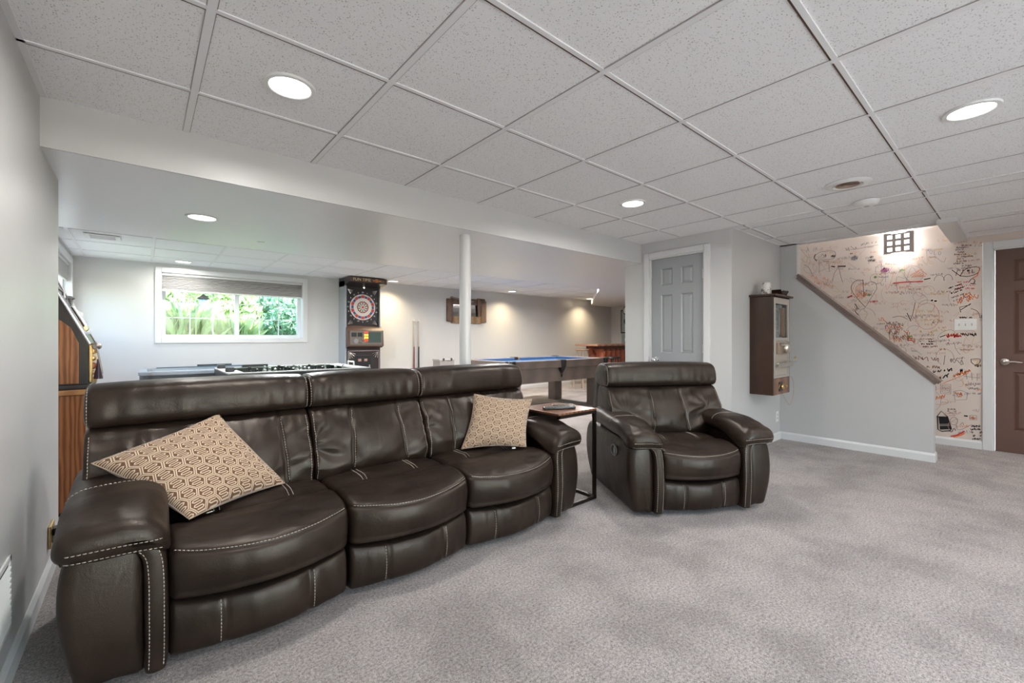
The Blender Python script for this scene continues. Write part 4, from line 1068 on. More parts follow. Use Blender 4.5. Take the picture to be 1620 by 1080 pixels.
MB().box((w2-.235, -.386, 1.065), (w2-.02, -.381, 1.235)).build('monitor', mat('monitor_glass', (.06, .09, .08), .12), dm)
MB().cbox((-.235, -.388, 1.16), (-.155, -.380, 1.225), .002).cbox((-.135, -.388, 1.16), (-.06, -.380, 1.225), .002).build('display', mat('display_dark', (.03, .035, .035), .25), dm)
MB().lathe([(0, -.008), (.038, -.008), (.04, 0), (0, 0)], (-.16, -.382, 1.09), 20, 'y').build('speaker', mat('speaker_grey', (.25, .25, .25), .5), dm)
MB().tube([(-.10, -.386, 1.07), (-.075, -.386, 1.12), (-.03, -.386, 1.125), (-.005, -.386, 1.08), (-.06, -.386, 1.065)], .009, 6, True).build('logo_oval', M['nickel'], dm, sm=True)
cols = [((.60, .05, .03), .9), ((.75, .50, .05), 1.2), ((.75, .50, .05), 1.2), ((.60, .05, .03), .9)]
for k, (c, e) in enumerate(cols):
    for j in (0, 1): MB().cbox((-.03+j*.036, -.395, 1.215-k*.043), (.001+j*.036, -.381, 1.247-k*.043), .003).build('lit_button', mat('button_lit', c, .3, emis=c, es=e*.7), dm)
# marquee
MB().prism([(-.24, 1.97), (-.47, 2.025), (-.47, 2.105), (-.02, 2.105), (-.02, 1.97)], -w2-.03, w2+.045, 'x').build('marquee_hood', blk, dm)
MB().cbox((-w2-.025, -.478, 2.032), (w2+.04, -.469, 2.10), .003).build('marquee_panel', brn, dm)
def text(s, size, loc, rot, mt, parent, name, ext=.001):
    c = bpy.data.curves.new(name, 'FONT'); c.body = s; c.size = size; c.extrude = ext; c.align_x = 'CENTER'; c.align_y = 'CENTER'
    o = bpy.data.objects.new(name, c); COL.objects.link(o)
    dg = bpy.context.evaluated_depsgraph_get(); me = bpy.data.meshes.new_from_object(o.evaluated_get(dg)); bpy.data.objects.remove(o)
    me.materials.clear(); me.materials.append(mt); o = bpy.data.objects.new(name, me); COL.objects.link(o)
    o.parent = parent; o.location = loc; o.rotation_euler = rot; return o
gold = mat('marquee_gold', (.75, .62, .35), .4); org = mat('marquee_orange', (.75, .25, .05), .4)
text('FUN TIME', .066, (-.10, -.4795, 2.067), (PI/2, 0, 0), gold, dm, 'marquee_lettering')
MB().lathe([(0, -.001), (.028, -.001), (.028, 0), (0, 0)], (.14, -.4785, 2.067), 12, 'y').cbox((.08, -.4795, 2.055), (.22, -.4780, 2.072), .0005).build('marquee_badge', org, dm)
MB().tube([(.02, -.24, 1.975), (.02, -.26, 1.965)], .012, 8).build('hood_lamp', mat('hood_lamp_glow', (.9, .85, .7), .4, emis=(1, .95, .8), es=2), dm, sm=True)
# dartboard
tgt = thing; cy_ = -.243; cz_ = 1.645; R0 = .20
fr2 = MB().cbox((-w2+.012, -.246, 1.355), (w2-.012, -.2385, 1.965), .003).build('target_panel', mat('target_panel_black', (.018, .016, .018), .35), dm)
red = mat('dart_red', (.55, .04, .03), .5); blu = mat('dart_blue', (.03, .08, .22), .5); crm = mat('dart_cream', (.70, .68, .62), .5); dk = mat('dart_black', (.03, .03, .03), .5)
def sector(r0, r1, a0, a1, y=-.252, n=3):
    mb = MB(); P = [(r0*math.sin(a0+(a1-a0)*k/n), cz_+r0*math.cos(a0+(a1-a0)*k/n)) for k in range(n+1)]+[(r1*math.sin(a0+(a1-a0)*k/n), cz_+r1*math.cos(a0+(a1-a0)*k/n)) for k in range(n, -1, -1)]
    return mb.prism(P, y, -.246, 'y')
MB().lathe([(0, -.0068), (R0+.012, -.0068), (R0+.012, 0), (0, 0)], (0, -.2425, cz_), 48, 'y').build('board_backing', crm, dm)
for k in range(20):
    a0 = 2*PI*(k-.5)/20+.012; a1 = 2*PI*(k+.5)/20-.012
    e = k % 2
    sector(.152, .188, a0, a1).build('bed', red if e == 0 else blu, dm)
    sector(.190, .198, a0, a1).build('bed', crm if e else red, dm)
    sector(.100, .148, a0, a1).build('bed', crm, dm)
    sector(.080, .096, a0, a1).build('bed', red if e == 0 else dk, dm)
    sector(.030, .076, a0+.03, a1-.03).build('bed', dk if e == 0 else crm, dm)
MB().lathe([(0, -.012), (.018, -.012), (.018, 0), (0, 0)], (0, -.243, cz_), 20, 'y').build('bullseye', red, dm)
wt = mat('number_white', (.8, .8, .78), .5)
for k, nn in enumerate([20, 1, 18, 4, 13, 6, 10, 15, 2, 17, 3, 19, 7, 16, 8, 11, 14, 9, 12, 5]):
    a = 2*PI*k/20; text(str(nn), .034, (.242*math.sin(a), -.2475, cz_+.242*math.cos(a)), (PI/2, 0, 0), wt, dm, 'number')
for sx in (-1, 1):
    for sz in (-1, 1):
        mb = MB()
        for t in (.25, .55, .85, 1.15):
            a = t*PI/4*1.1; x0, z0 = sx*.245, cz_+sz*.285
            mb.tube([(x0, -.2475, z0), (x0-sx*.085*math.cos(a), -.2475, z0-sz*.085*math.sin(a))], .0035, 5)
        mb.build('corner_rays', M['nickel'], dm)
ln = MB(); 
for (a, b) in (((-.255, .14), (-.255, .93)), ((.255, .14), (.255, .93)), ((-.255, .93), (.255, .93))): ln.tube([(a[0], -.303, a[1]), (b[0], -.303, b[1])], .004, 5)
ln.build('pinstripe', mat('stripe_pink', (.5, .38, .38), .5), dm)
for sx in (-1, 1):
    mb = MB()
    for a in (.3, .7, 1.1, 1.5): mb.tube([(sx*.235, -.303, .91), (sx*.235-sx*.10*math.cos(a), -.303, .91-.10*math.sin(a))], .0035, 5)
    mb.build('corner_rays', M['nickel'], dm)
dr = MB().cbox((-.15, -.312, .45), (.12, -.298, .86), .004).build('coin_door', mat('coin_door', (.02, .02, .02), .3), dm)
for x in (-.08, .02): MB().cbox((x-.02, -.318, .76), (x+.03, -.311, .80), .002).build('coin_slot', mat('slot_red', (.45, .25, .2), .35), dr)
MB().cbox((.075, -.325, .62), (.095, -.311, .70), .002).build('door_lock', M['chrome'], dr)
for x in (-.09, -.04, .01, .06): MB().cbox((x-.008, -.317, .53), (x+.008, -.311, .58), .002).build('coin_return', M['nickel'], dr)

# ------------------------------------------------------------------ oak slot cabinet at left
SLY = 3.95
sl = thing('slot_machine', 'orange oak slot machine with brass trim on its stand beyond the left wall', 'slot machine', (XLB+.015, SLY, 0))
def sx_(x): return x-(XLB+.015)
D_ = .55
body = [(0, .83), (sx_(-.275), .83), (sx_(-.275), 1.10), (sx_(-.50), 1.60), (0, 1.60)]
MB().prism(body, .012, D_-.012, 'y').build('cabinet_body', blk, sl)
def ins(P, y): return P
panel = [(0.01, .84), (sx_(-.318), .84), (sx_(-.318), 1.10), (sx_(-.355), 1.20), (sx_(-.40), 1.245), (sx_(-.44), 1.258), (0.01, 1.258)]
MB().prism(panel, 0, .012, 'y').build('side_panel', M['oak'], sl)
MB().prism([(0.01, .84), (sx_(-.318), .84), (sx_(-.318), 1.10), (sx_(-.42), 1.26), (0.01, 1.26)], D_-.012, D_, 'y').build('side_panel', M['oak'], sl)
MB().cbox((0, -.006, .800), (sx_(-.265), D_+.006, .832), .010).build('black_ledge', blk, sl)
MB().cbox((0, -.010, .765), (sx_(-.275), D_+.01, .800), .006).build('oak_ledge', wood('oak_light', (.32, .14, .05), (.48, .24, .09), (.3, 1, 1), .35, 8, 3), sl)
MB().cbox((0, 0, .02), (sx_(-.285), D_, .765), .006).build('stand', M['oak'], sl)
MB().cbox((0, .005, 0), (sx_(-.285)-.01, D_-.005, .02), .002).build('plinth', blk, sl)
MB().tube([(sx_(-.268), .003, 1.095), (sx_(-.495), .003, 1.603)], .006, 8).tube([(sx_(-.268), D_-.003, 1.095), (sx_(-.495), D_-.003, 1.603)], .006, 8).build('chrome_edge', M['chrome'], sl, sm=True)
def sp_(t, off): # point on the sloped front
    x0, z0, x1, z1 = sx_(-.275), 1.10, sx_(-.50), 1.60; L = math.hypot(x1-x0, z1-z0); nx, nz = (z1-z0)/L, -(x1-x0)/L
    return (x0+(x1-x0)*t+nx*off, z0+(z1-z0)*t+nz*off)
P = sp_
MB().prism([P(.12, 0), P(.62, 0), P(.60, .018), P(.14, .018)], .05, D_-.05, 'y').build('reel_bezel', M['chrome'], sl)
for k in range(3): MB().cbox((sx_(-.365)-.01, .10+k*.13, 1.26), (sx_(-.365)+.035, .19+k*.13, 1.32), .01).build('reel_window', wt, sl)
for t in (.18, .26): 
    p = P(t, .018); MB().lathe([(0, -.02), (.02, -.016), (.024, 0), (.016, .016), (0, .02)], (p[0], .07, p[1]), 14, 'y').build('brass_stud', M['brass'], sl, sm=True)
p = P(.50, .02); MB().lathe([(0, -.02), (.013, -.02), (.02, .02), (.03, .035), (.012, .05), (0, .052)], (p[0], .10, p[1]), 14, 'z').build('chrome_finial', M['chrome'], sl, sm=True)
p = P(.63, .014); MB().tube([(P(.55, .01)[0], .06, P(.55, .01)[1]), (p[0]+.01, .06, p[1]+.01), (P(.72, .01)[0], .06, P(.72, .01)[1])], .008, 8).build('chrome_scroll', M['chrome'], sl, sm=True)
p = P(.88, .012); MB().tube([(P(.80, .0)[0], .05, P(.80, 0)[1]), (P(.86, .03)[0], .05, P(.86, .03)[1]), (P(.97, .02)[0], .05, P(.97, .02)[1])], .009, 8).build('chrome_scroll', M['chrome'], sl, sm=True)
MB().tube([(P(.2, .03)[0], .05, P(.2, .03)[1]), (P(.45, .028)[0], .05, P(.45, .028)[1])], .010, 8).build('chrome_rail', M['chrome'], sl, sm=True)
MB().cbox((sx_(-.275), .03, .84), (sx_(-.255), D_-.03, 1.09), .006).build('front_casting', M['brass'], sl)
for k, (z, r) in enumerate(((.86, .016), (.905, .012), (.95, .017), (1.0, .013), (1.05, .018), (1.085, .014))):
    MB().lathe([(0, -r*1.4), (r, -r*.9), (r*1.15, 0), (r, r*.9), (0, r*1.4)], (sx_(-.252), .05, z), 12, 'z').build('casting_figure', M['brass'] if k != 2 else mat('casting_copper', (.35, .14, .08), .35, .8), sl, sm=True)
MB().tube([(sx_(-.245), -.012, 1.075), (sx_(-.235), -.02, 1.10), (sx_(-.205), -.02, .90)], .005, 8).build('lever_arm', M['chrome'], sl, sm=True)
MB().lathe([(0, .0), (.024, .002), (.020, .03), (.009, .09), (.006, .13), (0, .132)], (sx_(-.225), -.018, .865), 16).build('lever_grip', mat('lever_plum', (.03, .012, .025), .3), sl, sm=True)
MB().lathe([(0, -.02), (.02, -.012), (.024, 0), (.018, .014), (0, .02)], (sx_(-.232), -.01, 1.08), 14, 'y').build('lever_hub', M['nickel'], sl, sm=True)

# ------------------------------------------------------------------ things on the far wall
cr_ = thing('cue_rack', 'small wall clips holding the pool cues on the far wall', 'cue rack', (3.86, YB, .5))
for z in (.95,): 
    for x in (-.055, .04): MB().cbox((x-.022, -.03, z), (x+.022, 0, z+.016), .004).build('cue_clip', M['white'], cr_)
MB().cbox((-.11, -.05, -.12), (.11, 0, -.10), .004).build('butt_shelf', M['white'], cr_)
def cue(label, x, bt):
    c = thing('pool_cue', label, 'pool cue', (x, YB-.032, .40), group='pool cues on the far wall')
    MB().cyl((0, 0, 0), (0, 0, .58), .014, .0105, 12).build('butt', bt, c, sm=True)
    MB().cyl((0, 0, .58), (0, 0, 1.06), .0105, .0062, 12).build('cue_shaft', mat('cue_maple', (.42, .36, .30), .3), c, sm=True)
    MB().cyl((0, 0, 1.06), (0, 0, 1.085), .0064, .0062, 12).build('ferrule', M['white'], c, sm=True)
cue('thin pool cue with reddish butt on the far wall, left one of the pair', 3.805, mat('cue_red', (.16, .03, .03), .3))
cue('thicker pool cue with black butt on the far wall, right one of the pair', 3.90, M['black'])
mr = thing('framed_mirror', 'rectangular mirror in a rough carved dark wooden frame on the far wall behind the column', 'mirror', (4.985, YB, 1.70))
a, b, c, d = -.475, .475, -.235, .225; fw = .115
MB().cbox((a, -.045, c), (a+fw+.02, 0, d-.01), .010).build('frame_side', M['frame'], mr)
MB().cbox((b-fw-.02, -.05, c-.005), (b, 0, d-.02), .010).build('frame_side', wood('frame_light', (.12, .07, .04), (.22, .13, .075), (1, 1, .3), .4, 6, 3), mr)
MB().cbox((a+fw-.02, -.035, d-fw+.0), (b-fw+.03, 0, d+.01), .008).build('frame_top', M['frame'], mr)
MB().prism([(a+fw-.06, d+.01), (a+fw-.02, d+.035), (a+fw+.04, d+.02), (b-.3, d-.035), (b-.36, d-.06), (a+fw+.2, d-.03)], -.06, -.035, 'y').build('carved_branch', mat('branch_grey', (.22, .17, .14), .5), mr)
MB().prism([(b-.24, d+.025), (b-.05, d+.022), (b-.03, d-.06), (b-.14, d-.09), (b-.18, c+.12), (b-.22, c+.10)], -.062, -.045, 'y').build('carved_branch', M['frame'], mr)
MB().cbox((a+fw+.0, -.04, c-.03), (b-fw-.01, 0, c+fw), .008).build('frame_bottom', wood('frame_tan', (.16, .09, .04), (.27, .17, .08), (.3, 1, 1), .4, 6, 3), mr)
MB().box((a+fw, -.012, c+fw-.01), (b-fw, -.008, d-fw+.01)).build('mirror_glass', M['mirror'], mr)
# bar
br = thing('bar_counter', 'reddish mahogany bar counter at the far right end of the games room', 'bar', (8.4, 6.25, 0))
MB().cbox((-.62, -.22, 0), (.75, .22, .955), .006).build('counter_body', M['mahog'], br)
MB().cbox((-.93, -.30, .965), (.85, .34, 1.005), .010).build('counter_top', wood('bar_top', (.24, .11, .06), (.40, .20, .12), (.3, 1, 1), .3, 5, 3), br)
MB().cbox((-.66, -.24, .90), (.76, .24, .965), .004).build('top_molding', mat('molding_dark', (.10, .03, .018), .4), br)
for x in (-.62, -.16, .30): MB().cbox((x+.03, -.232, .12), (x+.40, -.218, .86), .004).build('raised_panel', M['mahog'], br)
MB().prism([(-.62, .72), (-.88, .955), (-.80, .955), (-.62, .80)], -.02, .02, 'y').build('corbel', M['mahog'], br)
def stool(label, x, y, h, sm_, lm):
    s = thing('bar_stool', label, 'stool', (x, y, 0), group='bar stools')
    MB().lathe([(0, h-.04), (.15, h-.04), (.165, h-.02), (.16, h), (0, h+.006)], n=28).build('seat', sm_, s, sm=True)
    for k in range(4):
        a = PI/4+k*PI/2; MB().cyl((.11*math.cos(a), .11*math.sin(a), h-.035), (.20*math.cos(a), .20*math.sin(a), 0), .011, .013, 8).build('leg', lm, s, sm=True)
    MB().tube([(.165*math.cos(t), .165*math.sin(t), .28) for t in np.linspace(0, 2*PI, 20, endpoint=False)], .008, 6, True).build('foot_ring', lm, s, sm=True)
stool('tall stool with a tan seat under the left overhang of the bar', 7.53, 6.42, .90, mat('stool_tan', (.36, .24, .16), .5), mat('stool_leg_beige', (.45, .36, .30), .4))
stool('low dark stool in front of the mahogany bar', 7.28, 5.42, .76, M['black'], M['bronze'])
# framed signs on the far right wall
def sign(label, y, z, w, h, fc, pc, kind):
    s = thing('framed_wall_sign', label, 'sign', (XRB, y, z))
    MB().cbox((-.03, -w/2, -h/2), (0, w/2, h/2), .004).build('sign_frame', fc, s)
    MB().box((-.033, -w/2+.03, -h/2+.03), (-.028, w/2-.03, h/2-.03)).build('sign_face', pc, s)
    MB().lathe([(0, -.036), (w*.25, -.036), (w*.25, -.03), (0, -.03)], (0, 0, 0), 24, 'x').build('round_emblem', M['white'] if kind else M['black'], s)
pg = mat('sign_grey', (.35, .40, .42), .3)
sign('upper framed mirrored sign on the far right wall', 6.75, 1.58, .42, .62, M['black'], pg, 0)
sign('lower framed sign with a pale round emblem on the far right wall', 6.72, 1.10, .44, .32, pg, mat('sign_teal', (.28, .36, .37), .3), 1)
cl_ = thing('round_wall_clock', 'dark round clock high on the far right wall above the signs', 'clock', (XRB, 6.79, 2.0-.13))
MB().lathe([(0, -.05), (.09, -.05), (.11, -.03), (.11, 0), (0, 0)], (0, 0, 0), 28, 'x').build('clock_case', M['black'], cl_, sm=True)
MB().lathe([(0, -.053), (.08, -.053), (.08, -.049), (0, -.049)], (0, 0, 0), 28, 'x').build('clock_face', M['white'], cl_)

# ------------------------------------------------------------------ marker drawings on the doodled wall
XW = XR-.0012
def ink(name, c): return mat('ink_'+name, c, .6, spec=.2)
INK = {'k': ink('black', (.02, .018, .02)), 'g': ink('grey', (.22, .20, .20)), 'o': ink('orange', (.72, .20, .06)), 'r': ink('red', (.62, .05, .05)),
       'p': ink('magenta', (.48, .08, .36)), 'n': ink('green', (.20, .42, .10)), 'b': ink('brown', (.25, .13, .09)), 'y': ink('ochre', (.62, .40, .14)), 'f': ink('faded_pink', (.55, .33, .29)), 's': ink('slate', (.28, .31, .36))}
STK = {k: [] for k in INK}
LAY = {k: i for i, k in enumerate(INK)}
def wpt(px, py): y, z = onX(px, py, XR); return (y, z)
def stroke(c, pts, w=.0035, px=True, sm=False):
    P = [wpt(*p) for p in pts] if px else pts
    if sm and len(P) > 2: P = [tuple(q) for q in catmull(P, 5, False)]
    STK[c].append((P, w))
def blob(c, x, y, rx, ry, n=7, seed=0):
    rnd = random.Random(seed); y0, z0 = wpt(x, y); y1, _ = wpt(x+rx, y); _, z1 = wpt(x, y-ry); a, b = abs(y1-y0), abs(z1-z0)
    P = []
    for k in range(n*4): t = k/(n*4-1); P.append((y0-a+2*a*t, z0+b*(.9*(-1)**k)*(1-.5*abs(2*t-1))*rnd.uniform(.7, 1.1)))
    STK[c].append((P, a/n*1.0))
rnd = random.Random(5)
def scrib(c, x, y, w, h, slope=0, lw=.003, seed=None):
    """a line of illegible hand-writing starting at pixel x,y"""
    r = random.Random(seed if seed is not None else int(x*7+y*13)); P = []; t = 0; k = 0
    while t < w:
        P.append((x+t+r.uniform(-.3, .3)*h, y+slope*t-h*(.5*(-1)**k)*r.choice((.5, .6, 1, .55, .9)))); t += h*r.uniform(.22, .42); k += 1
        if r.random() < .14:
            if len(P) > 2: stroke(c, P, lw, sm=True)
            P = []; t += h*.5
    if len(P) > 2: stroke(c, P, lw, sm=True)
def letters(c, s, x, y, h, slope=0, lw=.0045, adv=.85):
    G = {'A': [[(0, 0), (.3, 1), (.6, 0)], [(.12, .4), (.48, .4)]], 'N': [[(0, 0), (0, 1), (.55, 0), (.55, 1)]], 'Y': [[(0, 1), (.3, .5), (.6, 1)], [(.3, .5), (.3, 0)]],
         'O': [[(.3, 0), (.02, .3), (.02, .7), (.3, 1), (.58, .7), (.58, .3), (.3, 0)]], 'L': [[(0, 1), (0, 0), (.5, 0)]], 'I': [[(.2, 0), (.2, 1)]], 'X': [[(0, 0), (.6, 1)], [(0, 1), (.6, 0)]],
         'E': [[(.5, 1), (0, 1), (0, 0), (.5, 0)], [(0, .5), (.4, .5)]], 'S': [[(.5, .9), (.2, 1), (0, .75), (.5, .3), (.3, 0), (0, .1)]], 'K': [[(0, 0), (0, 1)], [(.5, 1), (0, .45), (.55, 0)]],
         'R': [[(0, 0), (0, 1), (.45, .85), (.4, .55), (0, .5), (.5, 0)]], 'C': [[(.55, .85), (.25, 1), (0, .6), (.05, .15), (.5, .1)]], 'H': [[(0, 0), (0, 1)], [(.5, 0), (.5, 1)], [(0, .5), (.5, .5)]], 'D': [[(0, 0), (0, 1), (.5, .6), (.4, .1), (0, 0)]], 'U': [[(0, 1), (.05, .1), (.3, 0), (.5, .2), (.5, 1)]], 'M': [[(0, 0), (.05, 1), (.3, .4), (.55, 1), (.6, 0)]], 'T': [[(.3, 0), (.3, 1)], [(0, 1), (.6, 1)]], 'V': [[(0, 1), (.3, 0), (.6, 1)]], 'W': [[(0, 1), (.15, 0), (.3, .6), (.45, 0), (.6, 1)]], 'P': [[(0, 0), (0, 1), (.5, .85), (.4, .5), (0, .5)]], 'B': [[(0, 0), (0, 1), (.4, .8), (0, .5), (.5, .25), (0, 0)]]}
    for k, ch in enumerate(s):
        for st in G.get(ch, []): stroke(c, [(x+k*h*adv+p[0]*h, y-p[1]*h+slope*k*h) for p in st], lw)
def oval(c, x, y, rx, ry, lw=.0035, a0=0, a1=2*PI, tilt=0): stroke(c, [(x+rx*math.cos(t)*math.cos(tilt)-ry*math.sin(t)*math.sin(tilt), y+rx*math.cos(t)*math.sin(tilt)+ry*math.sin(t)*math.cos(tilt)) for t in np.linspace(a0, a1, 22)], lw)
# background of faded writing
for k in range(230):
    x = rnd.uniform(1272, 1548); lo = 392-.05*(x-1272)
    ymax = 448+(x-1268)*.78 if x < 1475 else 690
    y = rnd.uniform(lo, min(690, ymax)); c = rnd.choice('ffgogbfyfsb'); t = rnd.random()
    if t < .55: scrib(c, x, y, rnd.uniform(12, 34), rnd.uniform(3, 5.5), rnd.uniform(-.15, .05), .0018)
    elif t < .75: oval(c, x, y, rnd.uniform(5, 14), rnd.uniform(5, 16), .0018, 0, rnd.uniform(3, 6.3), rnd.uniform(0, 3))
    else: stroke(c, [(x, y), (x+rnd.uniform(-14, 14), y+rnd.uniform(-14, 14)), (x+rnd.uniform(-20, 20), y+rnd.uniform(-20, 20))], .0018, sm=True)
letters('s', 'AN', 1276, 398, 6.5, -.05, .005, 1.7)
letters('s', 'YOLO', 1464, 401, 6.5, .12, .003, 1.05)
scrib('g', 1336, 394, 20, 7, -.1, .004); scrib('g', 1362, 387, 28, 4, -.18, .003); stroke('g', [(1338, 396), (1360, 393), (1390, 387)], .003)
# long worm-like capsule drawing
stroke('g', [(1292, 402), (1300, 398), (1318, 397), (1322, 402), (1318, 409), (1300, 411), (1290, 410), (1288, 405), (1292, 402)], .004, sm=True)
scrib('k', 1296, 404, 22, 5, 0, .003); stroke('k', [(1290, 402), (1288, 408), (1292, 413)], .008); blob('k', 1318, 405, 3, 3, 3, 3)
stroke('s', [(1272, 418), (1280, 424), (1286, 437)], .006, sm=True)
stroke('g', [(1296, 412), (1296, 432)], .004); stroke('g', [(1311, 412), (1312, 430)], .004); stroke('b', [(1301, 413), (1311, 413)], .006)
stroke('k', [(1315, 421), (1321, 422)], .011); stroke('k', [(1325, 421), (1338, 421)], .011)
stroke('g', [(1327, 422), (1320, 432), (1317, 445)], .004, sm=True); stroke('g', [(1327, 422), (1330, 436), (1333, 446)], .004, sm=True)
blob('s', 1352, 408, 5, 5, 6, 8); blob('k', 1347, 401, 2, 1.5, 2, 4)
for a in (PI/2, PI/2+2.1, PI/2-2.1):
    x, y = 1379+3.6*math.cos(a), 410-3.6*math.sin(a); blob('k', x, y, 2.6, 2.2, 3, int(a*10))
blob('k', 1379, 410, 1, 1, 2, 2)
blob('p', 1400, 427, 6.5, 5.0, 7, 11); stroke('p', [(1394, 414), (1395, 422)], .003); oval('s', 1394.5, 413, 1.6, 1.8, .003); stroke('s', [(1390, 438), (1406, 438)], .006); stroke('s', [(1401, 432), (1401, 446)], .003)
blob('n', 1385, 438, 2.6, 2.6, 4, 12); blob('n', 1375, 466, 3.2, 3.2, 4, 13); blob('n', 1427, 427, 4, 2.0, 4, 14); stroke('n', [(1427, 425), (1424, 430)], .004)
# big heart
stroke('b', [(1366, 444), (1356, 443), (1348, 450), (1347, 458), (1354, 469), (1369, 486)], .005, sm=True)
stroke('g', [(1369, 486), (1380, 468), (1387, 456), (1384, 447), (1376, 446), (1368, 452)], .0035, sm=True)
for k in range(5): oval('o', 1366, 460, 4+2.2*k, 5+1.6*k, .003, .4*k, 3.6+.5*k)
stroke('b', [(1365, 442), (1367, 470)], .005); scrib('o', 1355, 466, 16, 9, 0, .004)
stroke('r', [(1341, 471), (1348, 467)], .012); blob('b', 1345, 469, 3.5, 1.5, 3, 20); blob('r', 1382, 477, 6, 2.2, 5, 15)
stroke('k', [(1352, 480), (1356, 486), (1353, 492), (1358, 498)], .006, sm=True); scrib('k', 1351, 488, 8, 5, 0, .004)
# marker lines
stroke('r', [(1413, 448), (1432, 446), (1460, 445)], .010); stroke('k', [(1462, 442), (1472, 440)], .008)
for k in range(5): stroke('o', [(1442+k*3.2, 439-k*.5), (1454+k*2.6, 428+k*2.2)], .004)
stroke('o', [(1440, 436), (1456, 426), (1466, 434)], .004)
for (x, y) in ((1302, 438), (1296, 444), (1310, 448), (1290, 436)): scrib('o', x-8, y, 18, 6, .3, .003)
for k in range(6): oval('f', 1440+k*6, 455+rnd.uniform(-3, 8), 7, 9, .0022, 0, 4.6, rnd.uniform(0, 3))
oval('g', 1486, 444, 8, 9, .003, PI, 2*PI); oval('g', 1500, 443, 7, 9, .003, PI, 2*PI)
stroke('b', [(1448, 478), (1444, 496), (1440, 507)], .004, sm=True); oval('o', 1467, 500, 19, 21, .0022)
for k in range(4): scrib('y', 1450+k*4, 492+k*7, 30, 5, 0, .0022)
stroke('k', [(1473, 475), (1476, 475)], .012); stroke('k', [(1478, 476), (1482, 476)], .012)
for k, (x, y) in enumerate(((1500, 448), (1504, 452), (1501, 457), (1505, 463), (1508, 468))): scrib('k' if k < 3 else 'g', x, y+8, 22, 3, -.32, .003)
# eye-shaped drawing with an X tail
stroke('k', [(1519, 436), (1526, 427), (1540, 422), (1550, 424), (1546, 432), (1532, 437), (1519, 436)], .0045, sm=True); stroke('k', [(1506, 427), (1520, 437)], .0045); stroke('k', [(1512, 436), (1516, 424)], .003)
blob('k', 1532, 428, 2, 3, 3, 31); stroke('k', [(1538, 426), (1538, 432), (1542, 431)], .004); stroke('o', [(1550, 425), (1546, 436), (1538, 440)], .006)
stroke('k', [(1533, 446), (1537, 441), (1542, 443), (1541, 448), (1535, 448), (1540, 449), (1544, 449)], .004, sm=True)
for k in range(3): scrib('o', 1513+k*1.5, 478-k*5, 36-k*8, 6.5, -.24, .0045)
for k in range(3): scrib('r', 1514, 446+k*5, 28, 3, 0, .002)
stroke('k', [(1520, 494), (1518, 486), (1535, 482)], .004); stroke('k', [(1520, 490), (1536, 480)], .005); stroke('b', [(1536, 488), (1546, 492), (1551, 502)], .004, sm=True); stroke('k', [(1549, 502), (1553, 503), (1553, 498)], .004)
scrib('k', 1518, 502, 20, 2.5, 0, .004)
scrib('k', 1521, 528, 24, 5, .05, .006); scrib('r', 1496, 531, 24, 7, -.1, .007); stroke('k', [(1487, 533), (1496, 530)], .006); scrib('r', 1510, 532, 12, 4, -.1, .008)
# crowded brown-orange writing by the cap board
for k in range(9): scrib('b' if k % 2 else 'o', 1390+k*3, 505+k*4, 36, 8, .12, .004)
for (x, y) in ((1409, 524), (1416, 528), (1420, 520)): stroke('b', [(x+3, y-4), (x-2, y+4), (x-1, y+14)], .004, sm=True)
stroke('k', [(1435, 495), (1441, 508)], .005); stroke('b', [(1412, 502), (1424, 500), (1436, 505)], .004, sm=True)
stroke('n', [(1436, 531.5), (1443.5, 531.5)], .011); stroke('o', [(1435.5, 534.8), (1443.5, 534.8)], .011); stroke('r', [(1436, 538), (1443.5, 538)], .009)
scrib('y', 1455, 524, 24, 5, .1, .004); 
for k in range(4): scrib('k' if k in (1, 2) else 'b', 1453+k*2, 536+k*4, 24, 3, 0, .003)
oval('f', 1467, 541, 15, 10, .0025); blob('s', 1447, 555, 4, 1, 3, 41); scrib('o', 1487, 552, 14, 4, .1, .004); stroke('r', [(1499, 542), (1501, 543)], .008)
scrib('f', 1515, 546, 20, 3, 0, .003); scrib('f', 1518, 553, 24, 3, 0, .003)
# big line of dark writing
scrib('b', 1444, 566, 44, 8, .05, .0045); scrib('g', 1490, 570, 44, 9, .06, .004); stroke('g', [(1495, 562), (1493, 577)], .004); scrib('b', 1466, 580, 22, 5, .05, .0045); scrib('k', 1476, 588, 32, 5, -.12, .006)
scrib('k', 1478, 602, 22, 6, -.35, .008); scrib('k', 1497, 594, 8, 5, -.4, .007); scrib('k', 1505, 592, 20, 7, -.3, .008); scrib('o', 1509, 594, 26, 5, -.3, .007); stroke('o', [(1492, 606), (1510, 599), (1532, 590)], .004)
stroke('k', [(1536, 568), (1550, 568), (1549, 574), (1543, 577), (1537, 573), (1536, 568)], .004, sm=True); stroke('y', [(1538, 570), (1548, 570), (1545, 575)], .007); blob('k', 1547, 578, 5, 3.2, 5, 44); blob('n', 1521, 576, 1.6, 2, 3, 45)
for k in range(3): stroke('g', [(1528+k*9, 588+k), (1530+k*8, 600+k)], .003); stroke('g', [(1524+k*9, 595+k), (1534+k*8, 596+k)], .003)
